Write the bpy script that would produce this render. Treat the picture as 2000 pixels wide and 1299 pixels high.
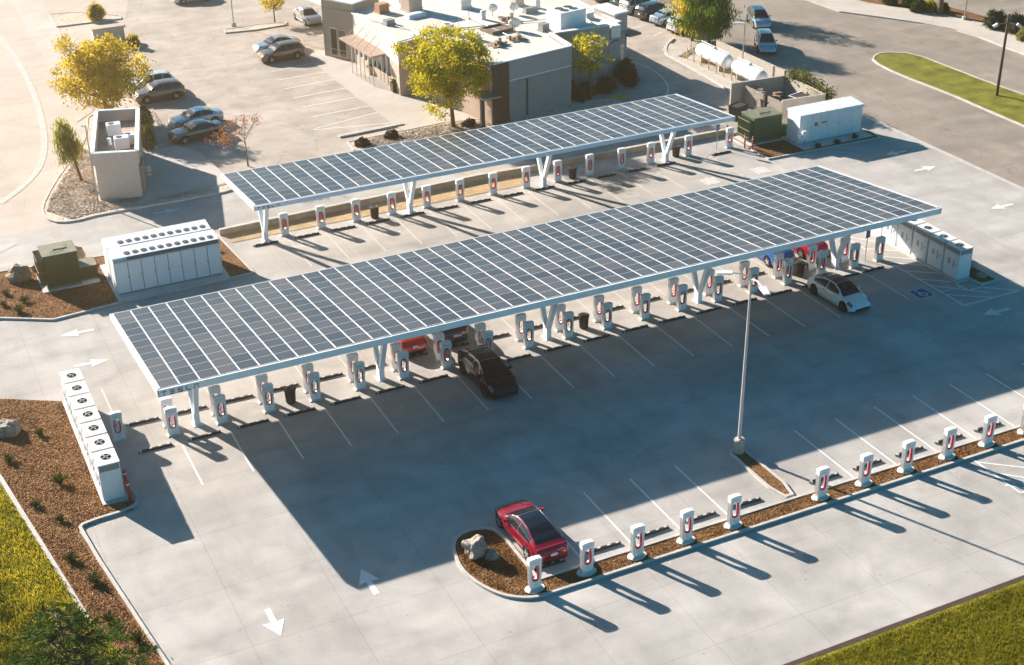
import bpy, bmesh, math, random
from mathutils import Vector, Matrix, noise
R = math.radians
for _o in list(bpy.data.objects):
    bpy.data.objects.remove(_o)
SC = bpy.context.scene
COL = SC.collection
# ------------------------------------------------------------------ camera
CX, CY, CZ, YAW, PIT, ROL, FOC = -11.469, -33.0849, 41.1131, 0.4456, 0.4899, -0.0151, 2.7266
_F = Vector((math.cos(PIT)*math.sin(YAW), math.cos(PIT)*math.cos(YAW), -math.sin(PIT)))
_R0 = Vector((math.cos(YAW), -math.sin(YAW), 0)); _U0 = _R0.cross(_F)
_R = _R0*math.cos(ROL) + _U0*math.sin(ROL); _U = -_R0*math.sin(ROL) + _U0*math.cos(ROL)
cd = bpy.data.cameras.new('camera'); cam = bpy.data.objects.new('camera', cd); COL.objects.link(cam)
cam.matrix_world = Matrix(((_R.x, _U.x, -_F.x, CX), (_R.y, _U.y, -_F.y, CY), (_R.z, _U.z, -_F.z, CZ), (0, 0, 0, 1)))
cd.sensor_width = 36; cd.lens = FOC*1000/2000*36; cd.clip_start = 1; cd.clip_end = 1500
SC.camera = cam
def G(px, py, z=0.0):
    """ground point seen at a position of the survey photograph (2000 x 1299)"""
    d = _F + _R*((px-1000)/(FOC*1000)) - _U*((py-649.5)/(FOC*1000))
    t = (z-CZ)/d.z
    return Vector((CX, CY, CZ)) + d*t
def G2(px, py, z=0.0):
    v = G(px, py, z); return (v.x, v.y)
# ------------------------------------------------------------------ world, sun, exposure
SUNV = Vector((-0.989, 2.15, 1.0)).normalized()          # towards the sun
ELEV = math.asin(SUNV.z); AZ = math.atan2(SUNV.x, SUNV.y)
w = bpy.data.worlds.new('World'); SC.world = w; w.use_nodes = True
nt = w.node_tree; bg = nt.nodes['Background']
sky = nt.nodes.new('ShaderNodeTexSky'); sky.sky_type = 'NISHITA'; sky.sun_disc = False
sky.sun_elevation = ELEV; sky.sun_rotation = AZ; sky.air_density = 1.0; sky.dust_density = 0.6; sky.ozone_density = 5.0
hsat = nt.nodes.new('ShaderNodeHueSaturation'); hsat.inputs['Saturation'].default_value = 2.8; hsat.inputs['Value'].default_value = 0.92; hsat.inputs['Hue'].default_value = 0.478
nt.links.new(sky.outputs[0], hsat.inputs['Color']); nt.links.new(hsat.outputs[0], bg.inputs[0]); bg.inputs[1].default_value = 0.05
sd = bpy.data.lights.new('sun', 'SUN'); sun = bpy.data.objects.new('sun', sd); COL.objects.link(sun)
sd.energy = 5.0; sd.angle = R(0.53); sd.color = (1.0, 0.90, 0.80)
sun.rotation_euler = (-SUNV).to_track_quat('-Z', 'Y').to_euler(); sun.location = (0, 0, 60)
SC.view_settings.view_transform = 'Standard'; SC.view_settings.look = 'None'
SC.view_settings.exposure = 1.66; SC.view_settings.gamma = 1.0
# ------------------------------------------------------------------ materials
MATS = {}
def _nodes(name):
    m = bpy.data.materials.new(name); m.use_nodes = True
    n = m.node_tree; b = n.nodes['Principled BSDF']; return m, n, b
def mat(name, col, rough=0.6, metal=0.0, nz=0.0, ns=3.0, bump=0.0, bs=20.0, coat=0.0, spec=0.5, sub=None, rnd=0.0):
    """plain surface with slight procedural variation in tone (wear) and relief"""
    if name in MATS: return MATS[name]
    m, n, b = _nodes(name)
    b.inputs['Roughness'].default_value = rough; b.inputs['Metallic'].default_value = metal
    b.inputs['Coat Weight'].default_value = coat; b.inputs['Coat Roughness'].default_value = 0.05
    b.inputs['Specular IOR Level'].default_value = spec
    b.inputs['Base Color'].default_value = (*col, 1)
    tc = n.nodes.new('ShaderNodeTexCoord')
    src = None
    if nz > 0:
        t = n.nodes.new('ShaderNodeTexNoise'); t.inputs['Scale'].default_value = ns; t.inputs['Detail'].default_value = 5
        n.links.new(tc.outputs['Object'], t.inputs[0])
        mr = n.nodes.new('ShaderNodeMapRange'); mr.inputs[1].default_value = 0.3; mr.inputs[2].default_value = 0.7
        mr.inputs[3].default_value = 1-nz; mr.inputs[4].default_value = 1+nz
        n.links.new(t.outputs[0], mr.inputs[0])
        hs = n.nodes.new('ShaderNodeHueSaturation'); hs.inputs['Color'].default_value = (*col, 1)
        n.links.new(mr.outputs[0], hs.inputs['Value']); n.links.new(hs.outputs[0], b.inputs['Base Color']); src = hs
    if rnd > 0:
        oi = n.nodes.new('ShaderNodeObjectInfo'); mr2 = n.nodes.new('ShaderNodeMapRange')
        mr2.inputs[3].default_value = 1-rnd; mr2.inputs[4].default_value = 1+rnd
        n.links.new(oi.outputs['Random'], mr2.inputs[0])
        h2 = n.nodes.new('ShaderNodeHueSaturation'); h2.inputs['Color'].default_value = (*col, 1)
        if src: n.links.new(src.outputs[0], h2.inputs['Color'])
        n.links.new(mr2.outputs[0], h2.inputs['Value']); n.links.new(h2.outputs[0], b.inputs['Base Color'])
    if bump > 0:
        t2 = n.nodes.new('ShaderNodeTexNoise'); t2.inputs['Scale'].default_value = bs; t2.inputs['Detail'].default_value = 4
        n.links.new(tc.outputs['Object'], t2.inputs[0])
        bp = n.nodes.new('ShaderNodeBump'); bp.inputs['Strength'].default_value = bump; bp.inputs['Distance'].default_value = 0.03
        n.links.new(t2.outputs[0], bp.inputs['Height']); n.links.new(bp.outputs[0], b.inputs['Normal'])
    MATS[name] = m; return m
def paved(name, col, tint, joint=None, stain=0.25, rough=0.85, streak=0.0, fine=0.05, jdark=0.72, crack=0.0):
    """poured concrete or asphalt: mottling, stains, saw-cut joints, faint swept streaks"""
    m, n, b = _nodes(name); L = n.links.new; N = n.nodes.new
    b.inputs['Roughness'].default_value = rough; b.inputs['Specular IOR Level'].default_value = 0.3
    tc = N('ShaderNodeTexCoord'); pos = tc.outputs['Object']
    def noise_(scale, detail=5, lo=0.3, hi=0.7, a=0.0, z=1.0, vec=None, dist=0.0):
        t = N('ShaderNodeTexNoise'); t.inputs['Scale'].default_value = scale; t.inputs['Detail'].default_value = detail
        t.inputs['Distortion'].default_value = dist
        L(vec or pos, t.inputs[0]); r = N('ShaderNodeMapRange')
        r.inputs[1].default_value = lo; r.inputs[2].default_value = hi; r.inputs[3].default_value = a; r.inputs[4].default_value = z
        L(t.outputs[0], r.inputs[0]); return r.outputs[0]
    def mul(a, c):
        x = N('ShaderNodeMath'); x.operation = 'MULTIPLY'; L(a, x.inputs[0])
        if isinstance(c, float): x.inputs[1].default_value = c
        else: L(c, x.inputs[1])
        return x.outputs[0]
    mx = N('ShaderNodeMix'); mx.data_type = 'RGBA'; mx.inputs[6].default_value = (*col, 1); mx.inputs[7].default_value = (*tint, 1)
    L(noise_(0.09, 6, 0.35, 0.68), mx.inputs[0])
    v = noise_(0.55, 6, 0.25, 0.75, 1-stain*0.5, 1+stain*0.3, dist=0.6)
    v = mul(v, noise_(7.0, 5, 0.25, 0.75, 1-fine, 1+fine))
    v = mul(v, noise_(60.0, 2, 0.2, 0.8, 1-fine, 1+fine))
    # oil drips and small dark spots
    vs_ = N('ShaderNodeTexVoronoi'); vs_.inputs['Scale'].default_value = 0.9; L(pos, vs_.inputs[0]); rs_ = N('ShaderNodeMapRange')
    rs_.inputs[1].default_value = 0.03; rs_.inputs[2].default_value = 0.06; rs_.inputs[3].default_value = 1-stain*1.3; rs_.inputs[4].default_value = 1.0; L(vs_.outputs['Distance'], rs_.inputs[0]); v = mul(v, rs_.outputs[0])
    vs_ = N('ShaderNodeTexVoronoi'); vs_.inputs['Scale'].default_value = 3.1; L(pos, vs_.inputs[0]); rs_ = N('ShaderNodeMapRange')
    rs_.inputs[1].default_value = 0.05; rs_.inputs[2].default_value = 0.08; rs_.inputs[3].default_value = 1-stain*0.9; rs_.inputs[4].default_value = 1.0; L(vs_.outputs['Distance'], rs_.inputs[0]); v = mul(v, rs_.outputs[0])
    v = mul(v, noise_(0.22, 7, 0.42, 0.62, 1-stain*0.35, 1+stain*0.12, dist=1.2))
    vo3 = N('ShaderNodeTexVoronoi'); vo3.inputs['Scale'].default_value = 0.30; L(pos, vo3.inputs[0]); sc3 = N('ShaderNodeSeparateColor'); L(vo3.outputs['Color'], sc3.inputs[0])
    g3 = N('ShaderNodeMapRange'); g3.inputs[1].default_value = 0.35; g3.inputs[2].default_value = 0.9; g3.inputs[3].default_value = 0.01; g3.inputs[4].default_value = 0.13; L(sc3.outputs[0], g3.inputs[0])
    q3 = N('ShaderNodeMath'); q3.operation = 'DIVIDE'; L(vo3.outputs['Distance'], q3.inputs[0]); L(g3.outputs[0], q3.inputs[1])
    r3_ = N('ShaderNodeMapRange'); r3_.inputs[1].default_value = 0.2; r3_.inputs[2].default_value = 1.0; r3_.inputs[3].default_value = 1-stain*0.55; r3_.inputs[4].default_value = 1.0; L(q3.outputs[0], r3_.inputs[0]); v = mul(v, r3_.outputs[0])
    v = mul(v, noise_(2.3, 2, 0.2, 0.3, 1-stain*0.55, 1.0))
    if streak > 0:
        mp = N('ShaderNodeMapping'); mp.inputs['Scale'].default_value = (0.06, 0.55, 1); mp.inputs['Rotation'].default_value = (0, 0, R(8))
        L(pos, mp.inputs[0]); v = mul(v, noise_(1.0, 6, 0.35, 0.65, 1-streak, 1+streak*0.6, vec=mp.outputs[0], dist=0.5))
        mp = N('ShaderNodeMapping'); mp.inputs['Scale'].default_value = (0.5, 0.07, 1); mp.inputs['Rotation'].default_value = (0, 0, R(-14))
        L(pos, mp.inputs[0]); v = mul(v, noise_(1.0, 5, 0.3, 0.7, 1-streak*0.8, 1+streak*0.5, vec=mp.outputs[0], dist=0.8))
        # curved tyre scuffs: thin bands of big rings
        wv = N('ShaderNodeTexWave'); wv.wave_type = 'RINGS'; wv.rings_direction = 'Z'; wv.inputs['Scale'].default_value = 0.035
        wv.inputs['Distortion'].default_value = 3.5; wv.inputs['Detail'].default_value = 1; wv.inputs['Detail Scale'].default_value = 0.12
        mp2 = N('ShaderNodeMapping'); mp2.inputs['Location'].default_value = (-9, -22, 0); L(pos, mp2.inputs[0]); L(mp2.outputs[0], wv.inputs[0])
        r = N('ShaderNodeMapRange'); r.inputs[1].default_value = 0.985; r.inputs[2].default_value = 1.0; r.inputs[3].default_value = 1.0; r.inputs[4].default_value = 1-streak*0.5
        L(wv.outputs[0], r.inputs[0]); v = mul(v, r.outputs[0])
    if crack > 0:
        vo = N('ShaderNodeTexVoronoi'); vo.feature = 'DISTANCE_TO_EDGE'; vo.inputs['Scale'].default_value = 0.28
        nn = N('ShaderNodeTexNoise'); nn.inputs['Scale'].default_value = 0.8; nn.inputs['Detail'].default_value = 4; L(pos, nn.inputs[0])
        ad = N('ShaderNodeMix'); ad.data_type = 'RGBA'; ad.blend_type = 'ADD'; ad.inputs[0].default_value = 1.2
        L(pos, ad.inputs[6]); L(nn.outputs[1], ad.inputs[7]); L(ad.outputs[2], vo.inputs[0])
        r = N('ShaderNodeMapRange'); r.inputs[1].default_value = 0.0; r.inputs[2].default_value = 0.012; r.inputs[3].default_value = 1-crack; r.inputs[4].default_value = 1.0
        L(vo.outputs[0], r.inputs[0]); v = mul(v, r.outputs[0])
    if joint:
        sx_, sy_, ox, oy, wd = joint
        sp = N('ShaderNodeSeparateXYZ'); L(pos, sp.inputs[0])
        for k, (s_, o_) in enumerate(((sx_, ox), (sy_, oy))):
            if not s_: continue
            a = N('ShaderNodeMath'); a.operation = 'SUBTRACT'; L(sp.outputs[k], a.inputs[0]); a.inputs[1].default_value = o_
            c = N('ShaderNodeMath'); c.operation = 'PINGPONG'; L(a.outputs[0], c.inputs[0]); c.inputs[1].default_value = s_/2
            r = N('ShaderNodeMapRange'); r.inputs[1].default_value = wd*0.5; r.inputs[2].default_value = wd; r.inputs[3].default_value = jdark; r.inputs[4].default_value = 1.0
            L(c.outputs[0], r.inputs[0]); v = mul(v, r.outputs[0])
    hs = N('ShaderNodeHueSaturation'); L(mx.outputs[2], hs.inputs['Color']); L(v, hs.inputs['Value']); L(hs.outputs[0], b.inputs['Base Color'])
    bp = N('ShaderNodeBump'); bp.inputs['Strength'].default_value = 0.15; bp.inputs['Distance'].default_value = 0.01
    L(noise_(45.0, 3), bp.inputs['Height']); L(bp.outputs[0], b.inputs['Normal'])
    MATS[name] = m; return m
def grains(name, cols, scale, rough=0.9, bump=0.8, big=0.25, dist=0.04):
    """gravel, mulch or turf: cells each with a tone of their own, real relief through bump"""
    m, n, b = _nodes(name); L = n.links.new; N = n.nodes.new
    b.inputs['Roughness'].default_value = rough; b.inputs['Specular IOR Level'].default_value = 0.2
    tc = N('ShaderNodeTexCoord'); pos = tc.outputs['Object']
    nn = N('ShaderNodeTexNoise'); nn.inputs['Scale'].default_value = scale*0.8; nn.inputs['Detail'].default_value = 3; L(pos, nn.inputs[0])
    ad = N('ShaderNodeMix'); ad.data_type = 'RGBA'; ad.blend_type = 'ADD'; ad.inputs[0].default_value = 0.6/scale
    L(pos, ad.inputs[6]); L(nn.outputs[1], ad.inputs[7])
    vo = N('ShaderNodeTexVoronoi'); vo.inputs['Scale'].default_value = scale; L(ad.outputs[2], vo.inputs[0])
    sp = N('ShaderNodeSeparateColor'); L(vo.outputs['Color'], sp.inputs[0])
    cr = N('ShaderNodeValToRGB'); L(sp.outputs[0], cr.inputs[0])
    el = cr.color_ramp.elements
    while len(el) < len(cols): el.new(0.5)
    for i, cc in enumerate(cols): el[i].position = i/(len(cols)-1); el[i].color = (*cc, 1)
    t = N('ShaderNodeTexNoise'); t.inputs['Scale'].default_value = 0.7; t.inputs['Detail'].default_value = 6; L(pos, t.inputs[0])
    r = N('ShaderNodeMapRange'); r.inputs[1].default_value = 0.3; r.inputs[2].default_value = 0.7; r.inputs[3].default_value = 1-big; r.inputs[4].default_value = 1+big
    L(t.outputs[0], r.inputs[0])
    hs = N('ShaderNodeHueSaturation'); L(cr.outputs[0], hs.inputs['Color']); L(r.outputs[0], hs.inputs['Value']); L(hs.outputs[0], b.inputs['Base Color'])
    bp = N('ShaderNodeBump'); bp.inputs['Strength'].default_value = bump; bp.inputs['Distance'].default_value = dist; bp.invert = True
    L(vo.outputs['Distance'], bp.inputs['Height']); L(bp.outputs[0], b.inputs['Normal'])
    MATS[name] = m; return m
def leafmat(name, cols, trans=0.35):
    m = bpy.data.materials.new(name); m.use_nodes = True; n = m.node_tree; n.nodes.clear(); L = n.links.new; N = n.nodes.new
    o = N('ShaderNodeOutputMaterial'); d = N('ShaderNodeBsdfDiffuse'); tr = N('ShaderNodeBsdfTranslucent'); mx = N('ShaderNodeMixShader'); mx.inputs[0].default_value = trans
    g = N('ShaderNodeNewGeometry'); cr = N('ShaderNodeValToRGB'); el = cr.color_ramp.elements
    while len(el) < len(cols): el.new(0.5)
    for i, cc in enumerate(cols): el[i].position = i/(len(cols)-1); el[i].color = (*cc, 1)
    tc = N('ShaderNodeTexCoord'); t = N('ShaderNodeTexNoise'); t.inputs['Scale'].default_value = 0.9; L(tc.outputs['Object'], t.inputs[0])
    a = N('ShaderNodeMath'); a.operation = 'MULTIPLY_ADD'; L(g.outputs['Random Per Island'], a.inputs[0]); a.inputs[1].default_value = 0.55
    s = N('ShaderNodeMath'); s.operation = 'MULTIPLY_ADD'; L(t.outputs[0], s.inputs[0]); s.inputs[1].default_value = 1.6; s.inputs[2].default_value = -0.58
    L(s.outputs[0], a.inputs[2]); L(a.outputs[0], cr.inputs[0])
    L(cr.outputs[0], d.inputs[0]); L(cr.outputs[0], tr.inputs[0]); L(d.outputs[0], mx.inputs[1]); L(tr.outputs[0], mx.inputs[2]); L(mx.outputs[0], o.inputs[0])
    MATS[name] = m; return m
# ------------------------------------------------------------------ mesh helpers
class MB:
    def __init__(s): s.v = []; s.f = []; s.m = []
    def add(s, vs, fs, mi=0):
        o = len(s.v); s.v += [tuple(q) for q in vs]; s.f += [tuple(o+i for i in f) for f in fs]; s.m += [mi]*len(fs); return s
    def box(s, x0, y0, z0, x1, y1, z1, mi=0):
        return s.add([(x0,y0,z0),(x1,y0,z0),(x1,y1,z0),(x0,y1,z0),(x0,y0,z1),(x1,y0,z1),(x1,y1,z1),(x0,y1,z1)],
                     [(0,3,2,1),(4,5,6,7),(0,1,5,4),(1,2,6,5),(2,3,7,6),(3,0,4,7)], mi)
    def hexa(s, b, t, mi=0):
        """b, t: four bottom and four top corners"""
        return s.add(list(b)+list(t), [(0,3,2,1),(4,5,6,7),(0,1,5,4),(1,2,6,5),(2,3,7,6),(3,0,4,7)], mi)
    def beam(s, a, b, w, h, mi=0, up=(0,0,1), w2=None, h2=None):
        a = Vector(a); b = Vector(b); d = (b-a).normalized(); u = Vector(up); r = d.cross(u)
        if r.length < 1e-4: r = d.cross(Vector((0,1,0)))
        r.normalize(); u = r.cross(d); w2 = w if w2 is None else w2; h2 = h if h2 is None else h2
        f = lambda p, W, H: [p-r*W/2-u*H/2, p+r*W/2-u*H/2, p+r*W/2+u*H/2, p-r*W/2+u*H/2]
        return s.add(f(a, w, h)+f(b, w2, h2), [(0,1,2,3),(7,6,5,4),(0,4,5,1),(1,5,6,2),(2,6,7,3),(3,7,4,0)], mi)
    def tube(s, pts, r, n=8, mi=0, cap=True):
        pts = [Vector(q) for q in pts]; rs = r if isinstance(r, (list, tuple)) else [r]*len(pts); vs = []
        pr = None
        for i, q in enumerate(pts):
            d = (pts[min(i+1, len(pts)-1)]-pts[max(i-1, 0)]).normalized()
            if pr is None: pr = d.orthogonal().normalized()
            else:
                pr = pr-d*pr.dot(d); pr = pr.normalized() if pr.length > 1e-5 else d.orthogonal().normalized()
            e = d.cross(pr)
            vs += [q+(pr*math.cos(2*math.pi*k/n)+e*math.sin(2*math.pi*k/n))*rs[i] for k in range(n)]
        fs = [(i*n+k, i*n+(k+1)%n, (i+1)*n+(k+1)%n, (i+1)*n+k) for i in range(len(pts)-1) for k in range(n)]
        if cap: fs += [tuple(reversed(range(n))), tuple((len(pts)-1)*n+k for k in range(n))]
        return s.add(vs, fs, mi)
    def cyl(s, x, y, z0, z1, r, n=16, mi=0, r2=None):
        return s.tube([(x,y,z0),(x,y,z1)], [r, r if r2 is None else r2], n, mi)
    def lathe(s, prof, n=20, mi=0, c=(0,0,0), axis='Z'):
        vs = []
        for r, z in prof:
            for k in range(n):
                a = 2*math.pi*k/n; q = (r*math.cos(a), r*math.sin(a), z)
                if axis == 'X': q = (q[2], q[0], q[1])
                if axis == 'Y': q = (q[0], q[2], q[1])
                vs.append((q[0]+c[0], q[1]+c[1], q[2]+c[2]))
        fs = [(i*n+k, i*n+(k+1)%n, (i+1)*n+(k+1)%n, (i+1)*n+k) for i in range(len(prof)-1) for k in range(n)]
        if prof[0][0] > 1e-4: fs.append(tuple(reversed(range(n))))
        if prof[-1][0] > 1e-4: fs.append(tuple((len(prof)-1)*n+k for k in range(n)))
        return s.add(vs, fs, mi)
    def prism(s, poly, z0, z1, mi=0):
        n = len(poly); vs = [(x,y,z0) for x,y in poly]+[(x,y,z1) for x,y in poly]
        return s.add(vs, [tuple(reversed(range(n))), tuple(range(n, 2*n))]+[(i,(i+1)%n,n+(i+1)%n,n+i) for i in range(n)], mi)
    def quad(s, a, b, c, d, mi=0): return s.add([a,b,c,d], [(0,1,2,3)], mi)
    def build(s, name, mats, parent=None, smooth=False, loc=None, rz=0.0, me_only=False):
        me = bpy.data.meshes.new(name); me.from_pydata(s.v, [], s.f)
        for mm in (mats if isinstance(mats, (list, tuple)) else [mats]): me.materials.append(mm)
        if any(s.m): me.polygons.foreach_set('material_index', s.m)
        bm = bmesh.new(); bm.from_mesh(me); bmesh.ops.recalc_face_normals(bm, faces=bm.faces); bm.to_mesh(me); bm.free()
        if smooth:
            me.polygons.foreach_set('use_smooth', [True]*len(me.polygons))
            try: me.set_sharp_from_angle(angle=R(38))
            except Exception: pass
        me.update()
        if me_only: return me
        o = bpy.data.objects.new(name, me); COL.objects.link(o)
        if parent: o.parent = parent
        if loc is not None: o.location = loc
        o.rotation_euler = (0, 0, rz)
        return o
def tag(o, label=None, cat=None, group=None, kind=None):
    if label: o['label'] = label
    if cat: o['category'] = cat
    if group: o['group'] = group
    if kind: o['kind'] = kind
    return o
def thing(name, label, cat, loc=(0,0,0), rz=0.0, group=None):
    o = bpy.data.objects.new(name, None); COL.objects.link(o); o.location = loc; o.rotation_euler = (0,0,rz); o.empty_display_size = 0.2
    return tag(o, label, cat, group)
def part(name, mb, m, parent, smooth=False, loc=None, rz=0.0): return mb.build(name, m, parent, smooth, loc, rz)
def dup(o, loc=None, rz=None, label=None, group=None, parent=None, mats=None):
    c = o.copy(); COL.objects.link(c)
    if parent: c.parent = parent
    if mats and c.type == 'MESH':
        for i, ms in enumerate(c.material_slots):
            if ms.link == 'OBJECT' and ms.material and ms.material.name in mats: ms.material = mats[ms.material.name]
    for ch in o.children: dup(ch, parent=c, mats=mats)
    if loc is not None: c.location = loc
    if rz is not None: c.rotation_euler = (0,0,rz)
    if label: c['label'] = label
    if group: c['group'] = group
    return c
def struct(name, mb, m, smooth=False): return tag(mb.build(name, m, None, smooth), kind='structure')
def smooth_poly(pts, it=2, closed=True):
    for _ in range(it):
        q = []; n = len(pts)
        for i in range(n if closed else n-1):
            a = pts[i]; b = pts[(i+1) % n]
            q += [(a[0]*.75+b[0]*.25, a[1]*.75+b[1]*.25), (a[0]*.25+b[0]*.75, a[1]*.25+b[1]*.75)]
        if not closed: q = [pts[0]]+q+[pts[-1]]
        pts = q
    return pts
def inset(poly, d):
    """offset a closed polygon inwards by d"""
    n = len(poly); A = sum(poly[i][0]*poly[(i+1)%n][1]-poly[(i+1)%n][0]*poly[i][1] for i in range(n)); sg = 1 if A > 0 else -1; out = []
    for i in range(n):
        a = Vector(poly[i-1]); b = Vector(poly[i]); c = Vector(poly[(i+1)%n])
        d1 = (b-a).normalized(); d2 = (c-b).normalized(); n1 = Vector((-d1.y, d1.x))*sg; n2 = Vector((-d2.y, d2.x))*sg
        m_ = (n1+n2); m_ = m_/max(m_.length_squared, 0.3)*2; out.append(tuple(b+m_*d/1.0))
    return out
def strip(mb, pts, wd, z0, z1, closed=False, mi=0):
    """a kerb or line of constant width along pts (centre line)"""
    if z1 == z0: z0 = z1 = z0+0.0005*(len(mb.f) % 7)
    n = len(pts); P = [Vector(q[:2]) for q in pts]; l = []; r = []
    for i in range(n):
        if closed: a, c = P[i-1], P[(i+1)%n]
        else: a, c = P[max(i-1,0)], P[min(i+1,n-1)]
        b = P[i]; d1 = (b-a).normalized() if (b-a).length > 1e-6 else (c-b).normalized(); d2 = (c-b).normalized() if (c-b).length > 1e-6 else d1
        t = Vector((-(d1+d2).y, (d1+d2).x)).normalized(); k = max(0.5, t.dot(Vector((-d1.y, d1.x)))); t = t/k
        l.append(b+t*wd/2); r.append(b-t*wd/2)
    vs = [(q.x,q.y,z0) for q in l]+[(q.x,q.y,z0) for q in r]+[(q.x,q.y,z1) for q in l]+[(q.x,q.y,z1) for q in r]; fs = []
    for i in range(n if closed else n-1):
        j = (i+1)%n
        fs.append((2*n+i, 3*n+i, 3*n+j, 2*n+j))
        if z1-z0 > 0.02: fs += [(i, 2*n+i, 2*n+j, j), (n+i, n+j, 3*n+j, 3*n+i)]
    if not closed and z1-z0 > 0.02: fs += [(0, n, 3*n, 2*n), (n-1, 3*n-1, 4*n-1, 2*n-1)]
    return mb.add(vs, fs, mi)
ORD = ['first','second','third','fourth','fifth','sixth','seventh','eighth','ninth','tenth','eleventh','twelfth','thirteenth','fourteenth','fifteenth','sixteenth','seventeenth','eighteenth']
CONC = paved('concrete', (0.46,0.435,0.405), (0.40,0.372,0.34), joint=(4.57,4.57,-1.3,15.25,0.018), stain=0.30, streak=0.085, fine=0.045, jdark=0.72, crack=0.05)
KERB = mat('kerb_concrete', (0.47,0.44,0.40), 0.85, nz=0.12, ns=1.5, bump=0.2)
ASPH = paved('worn_asphalt', (0.46,0.395,0.335), (0.40,0.345,0.295), stain=0.35, streak=0.08, fine=0.07, crack=0.28)  # base colour lightened to stand in for some of the warm sun glow
ROADM = paved('road_asphalt', (0.32,0.27,0.225), (0.27,0.23,0.19), stain=0.3, streak=0.1, fine=0.07, crack=0.25)
STREET = paved('street_asphalt', (0.52,0.44,0.37), (0.48,0.405,0.34), stain=0.15, streak=0.06, fine=0.05, crack=0.15)  # cream paving, brightened further so its colour carries part of the glow
WALKM = paved('sidewalk_concrete', (0.52,0.47,0.42), (0.46,0.41,0.36), joint=(1.8,1.8,0,0,0.02), stain=0.2, fine=0.05, jdark=0.85)
PAINT = mat('road_paint', (0.72,0.71,0.68), 0.7, nz=0.10, ns=6)
FADED = mat('faded_road_paint', (0.55,0.50,0.45), 0.8, nz=0.15, ns=5)
MULCH = grains('bark_mulch', [(0.055,0.020,0.007),(0.14,0.062,0.022),(0.22,0.105,0.040),(0.32,0.175,0.075)], 16, bump=1.0, big=0.2, dist=0.05)
GRAVEL = grains('river_gravel', [(0.34,0.26,0.19),(0.56,0.46,0.36),(0.68,0.58,0.48),(0.46,0.36,0.27)], 7.5, bump=0.7, big=0.1, dist=0.035)
TANFINE = grains('tan_fines', [(0.34,0.24,0.13),(0.42,0.30,0.17),(0.50,0.37,0.22)], 14, bump=0.7, big=0.18)
TURF = grains('turf', [(0.10,0.12,0.012),(0.17,0.17,0.018),(0.24,0.21,0.025),(0.12,0.13,0.014)], 18, bump=0.8, big=0.38)
WHITE = mat('white_enamel', (0.80,0.80,0.80), 0.35, nz=0.03, ns=1.2, coat=0.2)
WHITE2 = mat('white_steel', (0.72,0.74,0.76), 0.45, nz=0.04, ns=0.8)
SILVER = mat('silver_side', (0.45,0.43,0.41), 0.35, metal=0.6, nz=0.05)
BLACK = mat('black_rubber', (0.018,0.018,0.02), 0.6, nz=0.2, ns=8)
DARKGL = mat('dark_glass', (0.010,0.014,0.020), 0.06, spec=0.5, coat=0.15)
RED = mat('red_cable', (0.72,0.010,0.05), 0.3, coat=0.3)
# ================================================================== SETTING
def sheet(name, poly, m, z, kind='structure'):
    mb = MB(); mb.add([(x,y,z) for x,y in poly], [tuple(range(len(poly)))])
    return tag(mb.build(name, m), kind=kind)
def px(*pts, z=0.0): return [G2(a, b, z) for a, b in pts]
def bed(name, poly, m, z=0.085, kerb=True, kw=0.15, kh=0.13, parts=None):
    o = sheet(name, inset(poly, kw*0.4) if kerb else poly, m, z)
    if kerb:
        k = MB(); strip(k, inset(poly, kw/2), kw, 0, kh, closed=True); struct('kerb', k, KERB)
    return o
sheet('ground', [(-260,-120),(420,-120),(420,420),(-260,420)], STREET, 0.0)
sheet('parking_lot', [(-60,3.75),(66.6,3.75),(66.6,67.2),(-9.5,67.2),(-9.5,60.7),(-60,60.7)], CONC, 0.004)
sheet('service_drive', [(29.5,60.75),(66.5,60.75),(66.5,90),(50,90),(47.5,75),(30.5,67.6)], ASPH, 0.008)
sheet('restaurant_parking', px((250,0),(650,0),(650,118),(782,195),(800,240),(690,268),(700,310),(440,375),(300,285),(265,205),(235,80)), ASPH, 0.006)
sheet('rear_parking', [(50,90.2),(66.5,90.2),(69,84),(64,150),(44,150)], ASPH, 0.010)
sheet('road', [(66.9,-40),(66.9,60.7),(67.5,71),(68.6,84),(69.5,88),(66,100),(66,190),(85.4,190),(85.4,92.6),(85.6,86.4),(88.4,82),(90.3,78.6),(91.6,75),(91.9,72),(91.6,65.4),(91,30),(91,-40)], ROADM, 0.012)
struct('gutter', strip(MB(), [(66.72,-40),(66.72,60.5)], 0.42, 0.0, 0.016), KERB)
struct('gutter', strip(MB(), smooth_poly(px((0,72),(38,125),(68,185),(84,240),(88,290),(78,330),(45,365),(0,398)), 2, False), 0.55, 0.0, 0.02), KERB)
struct('gutter', strip(MB(), [(-9.5,60.95),(-4,65.2)], 0.5, 0.0, 0.02), KERB)
sheet('sidewalk', px((20,0),(85,0),(150,120),(185,215),(150,240),(128,190)), WALKM, 0.03)
# far sidewalk along the road, and what lies behind it
sw = [(85.5,150),(85.5,92.6),(85.7,86.6),(88.5,82.1),(90.5,78.7),(91.8,75),(92.1,72),(91.8,65.4),(91.2,30),(91.2,-10)]
sw2 = [(95.4,-10),(95.4,30),(96.2,65),(96.4,72),(95.8,77),(93.6,82.5),(90.5,88),(90,93),(90,150)]
sheet('sidewalk', sw+sw2, WALKM, 0.12)
struct('kerb', strip(MB(), sw, 0.16, 0, 0.14), KERB)
sheet('mulch_bed', [(90.1,150),(90.1,93),(90.6,88),(93.7,82.5),(95.9,77),(96.5,72),(96.3,65),(95.5,30),(98.5,30),(99,70),(97,84),(94,92),(94,150)], MULCH, 0.10)
sheet('side_street', [(99,-10),(180,-10),(180,150),(94.2,150),(94.2,92),(97.2,84),(99.2,70)], ROADM, 0.02)
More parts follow.
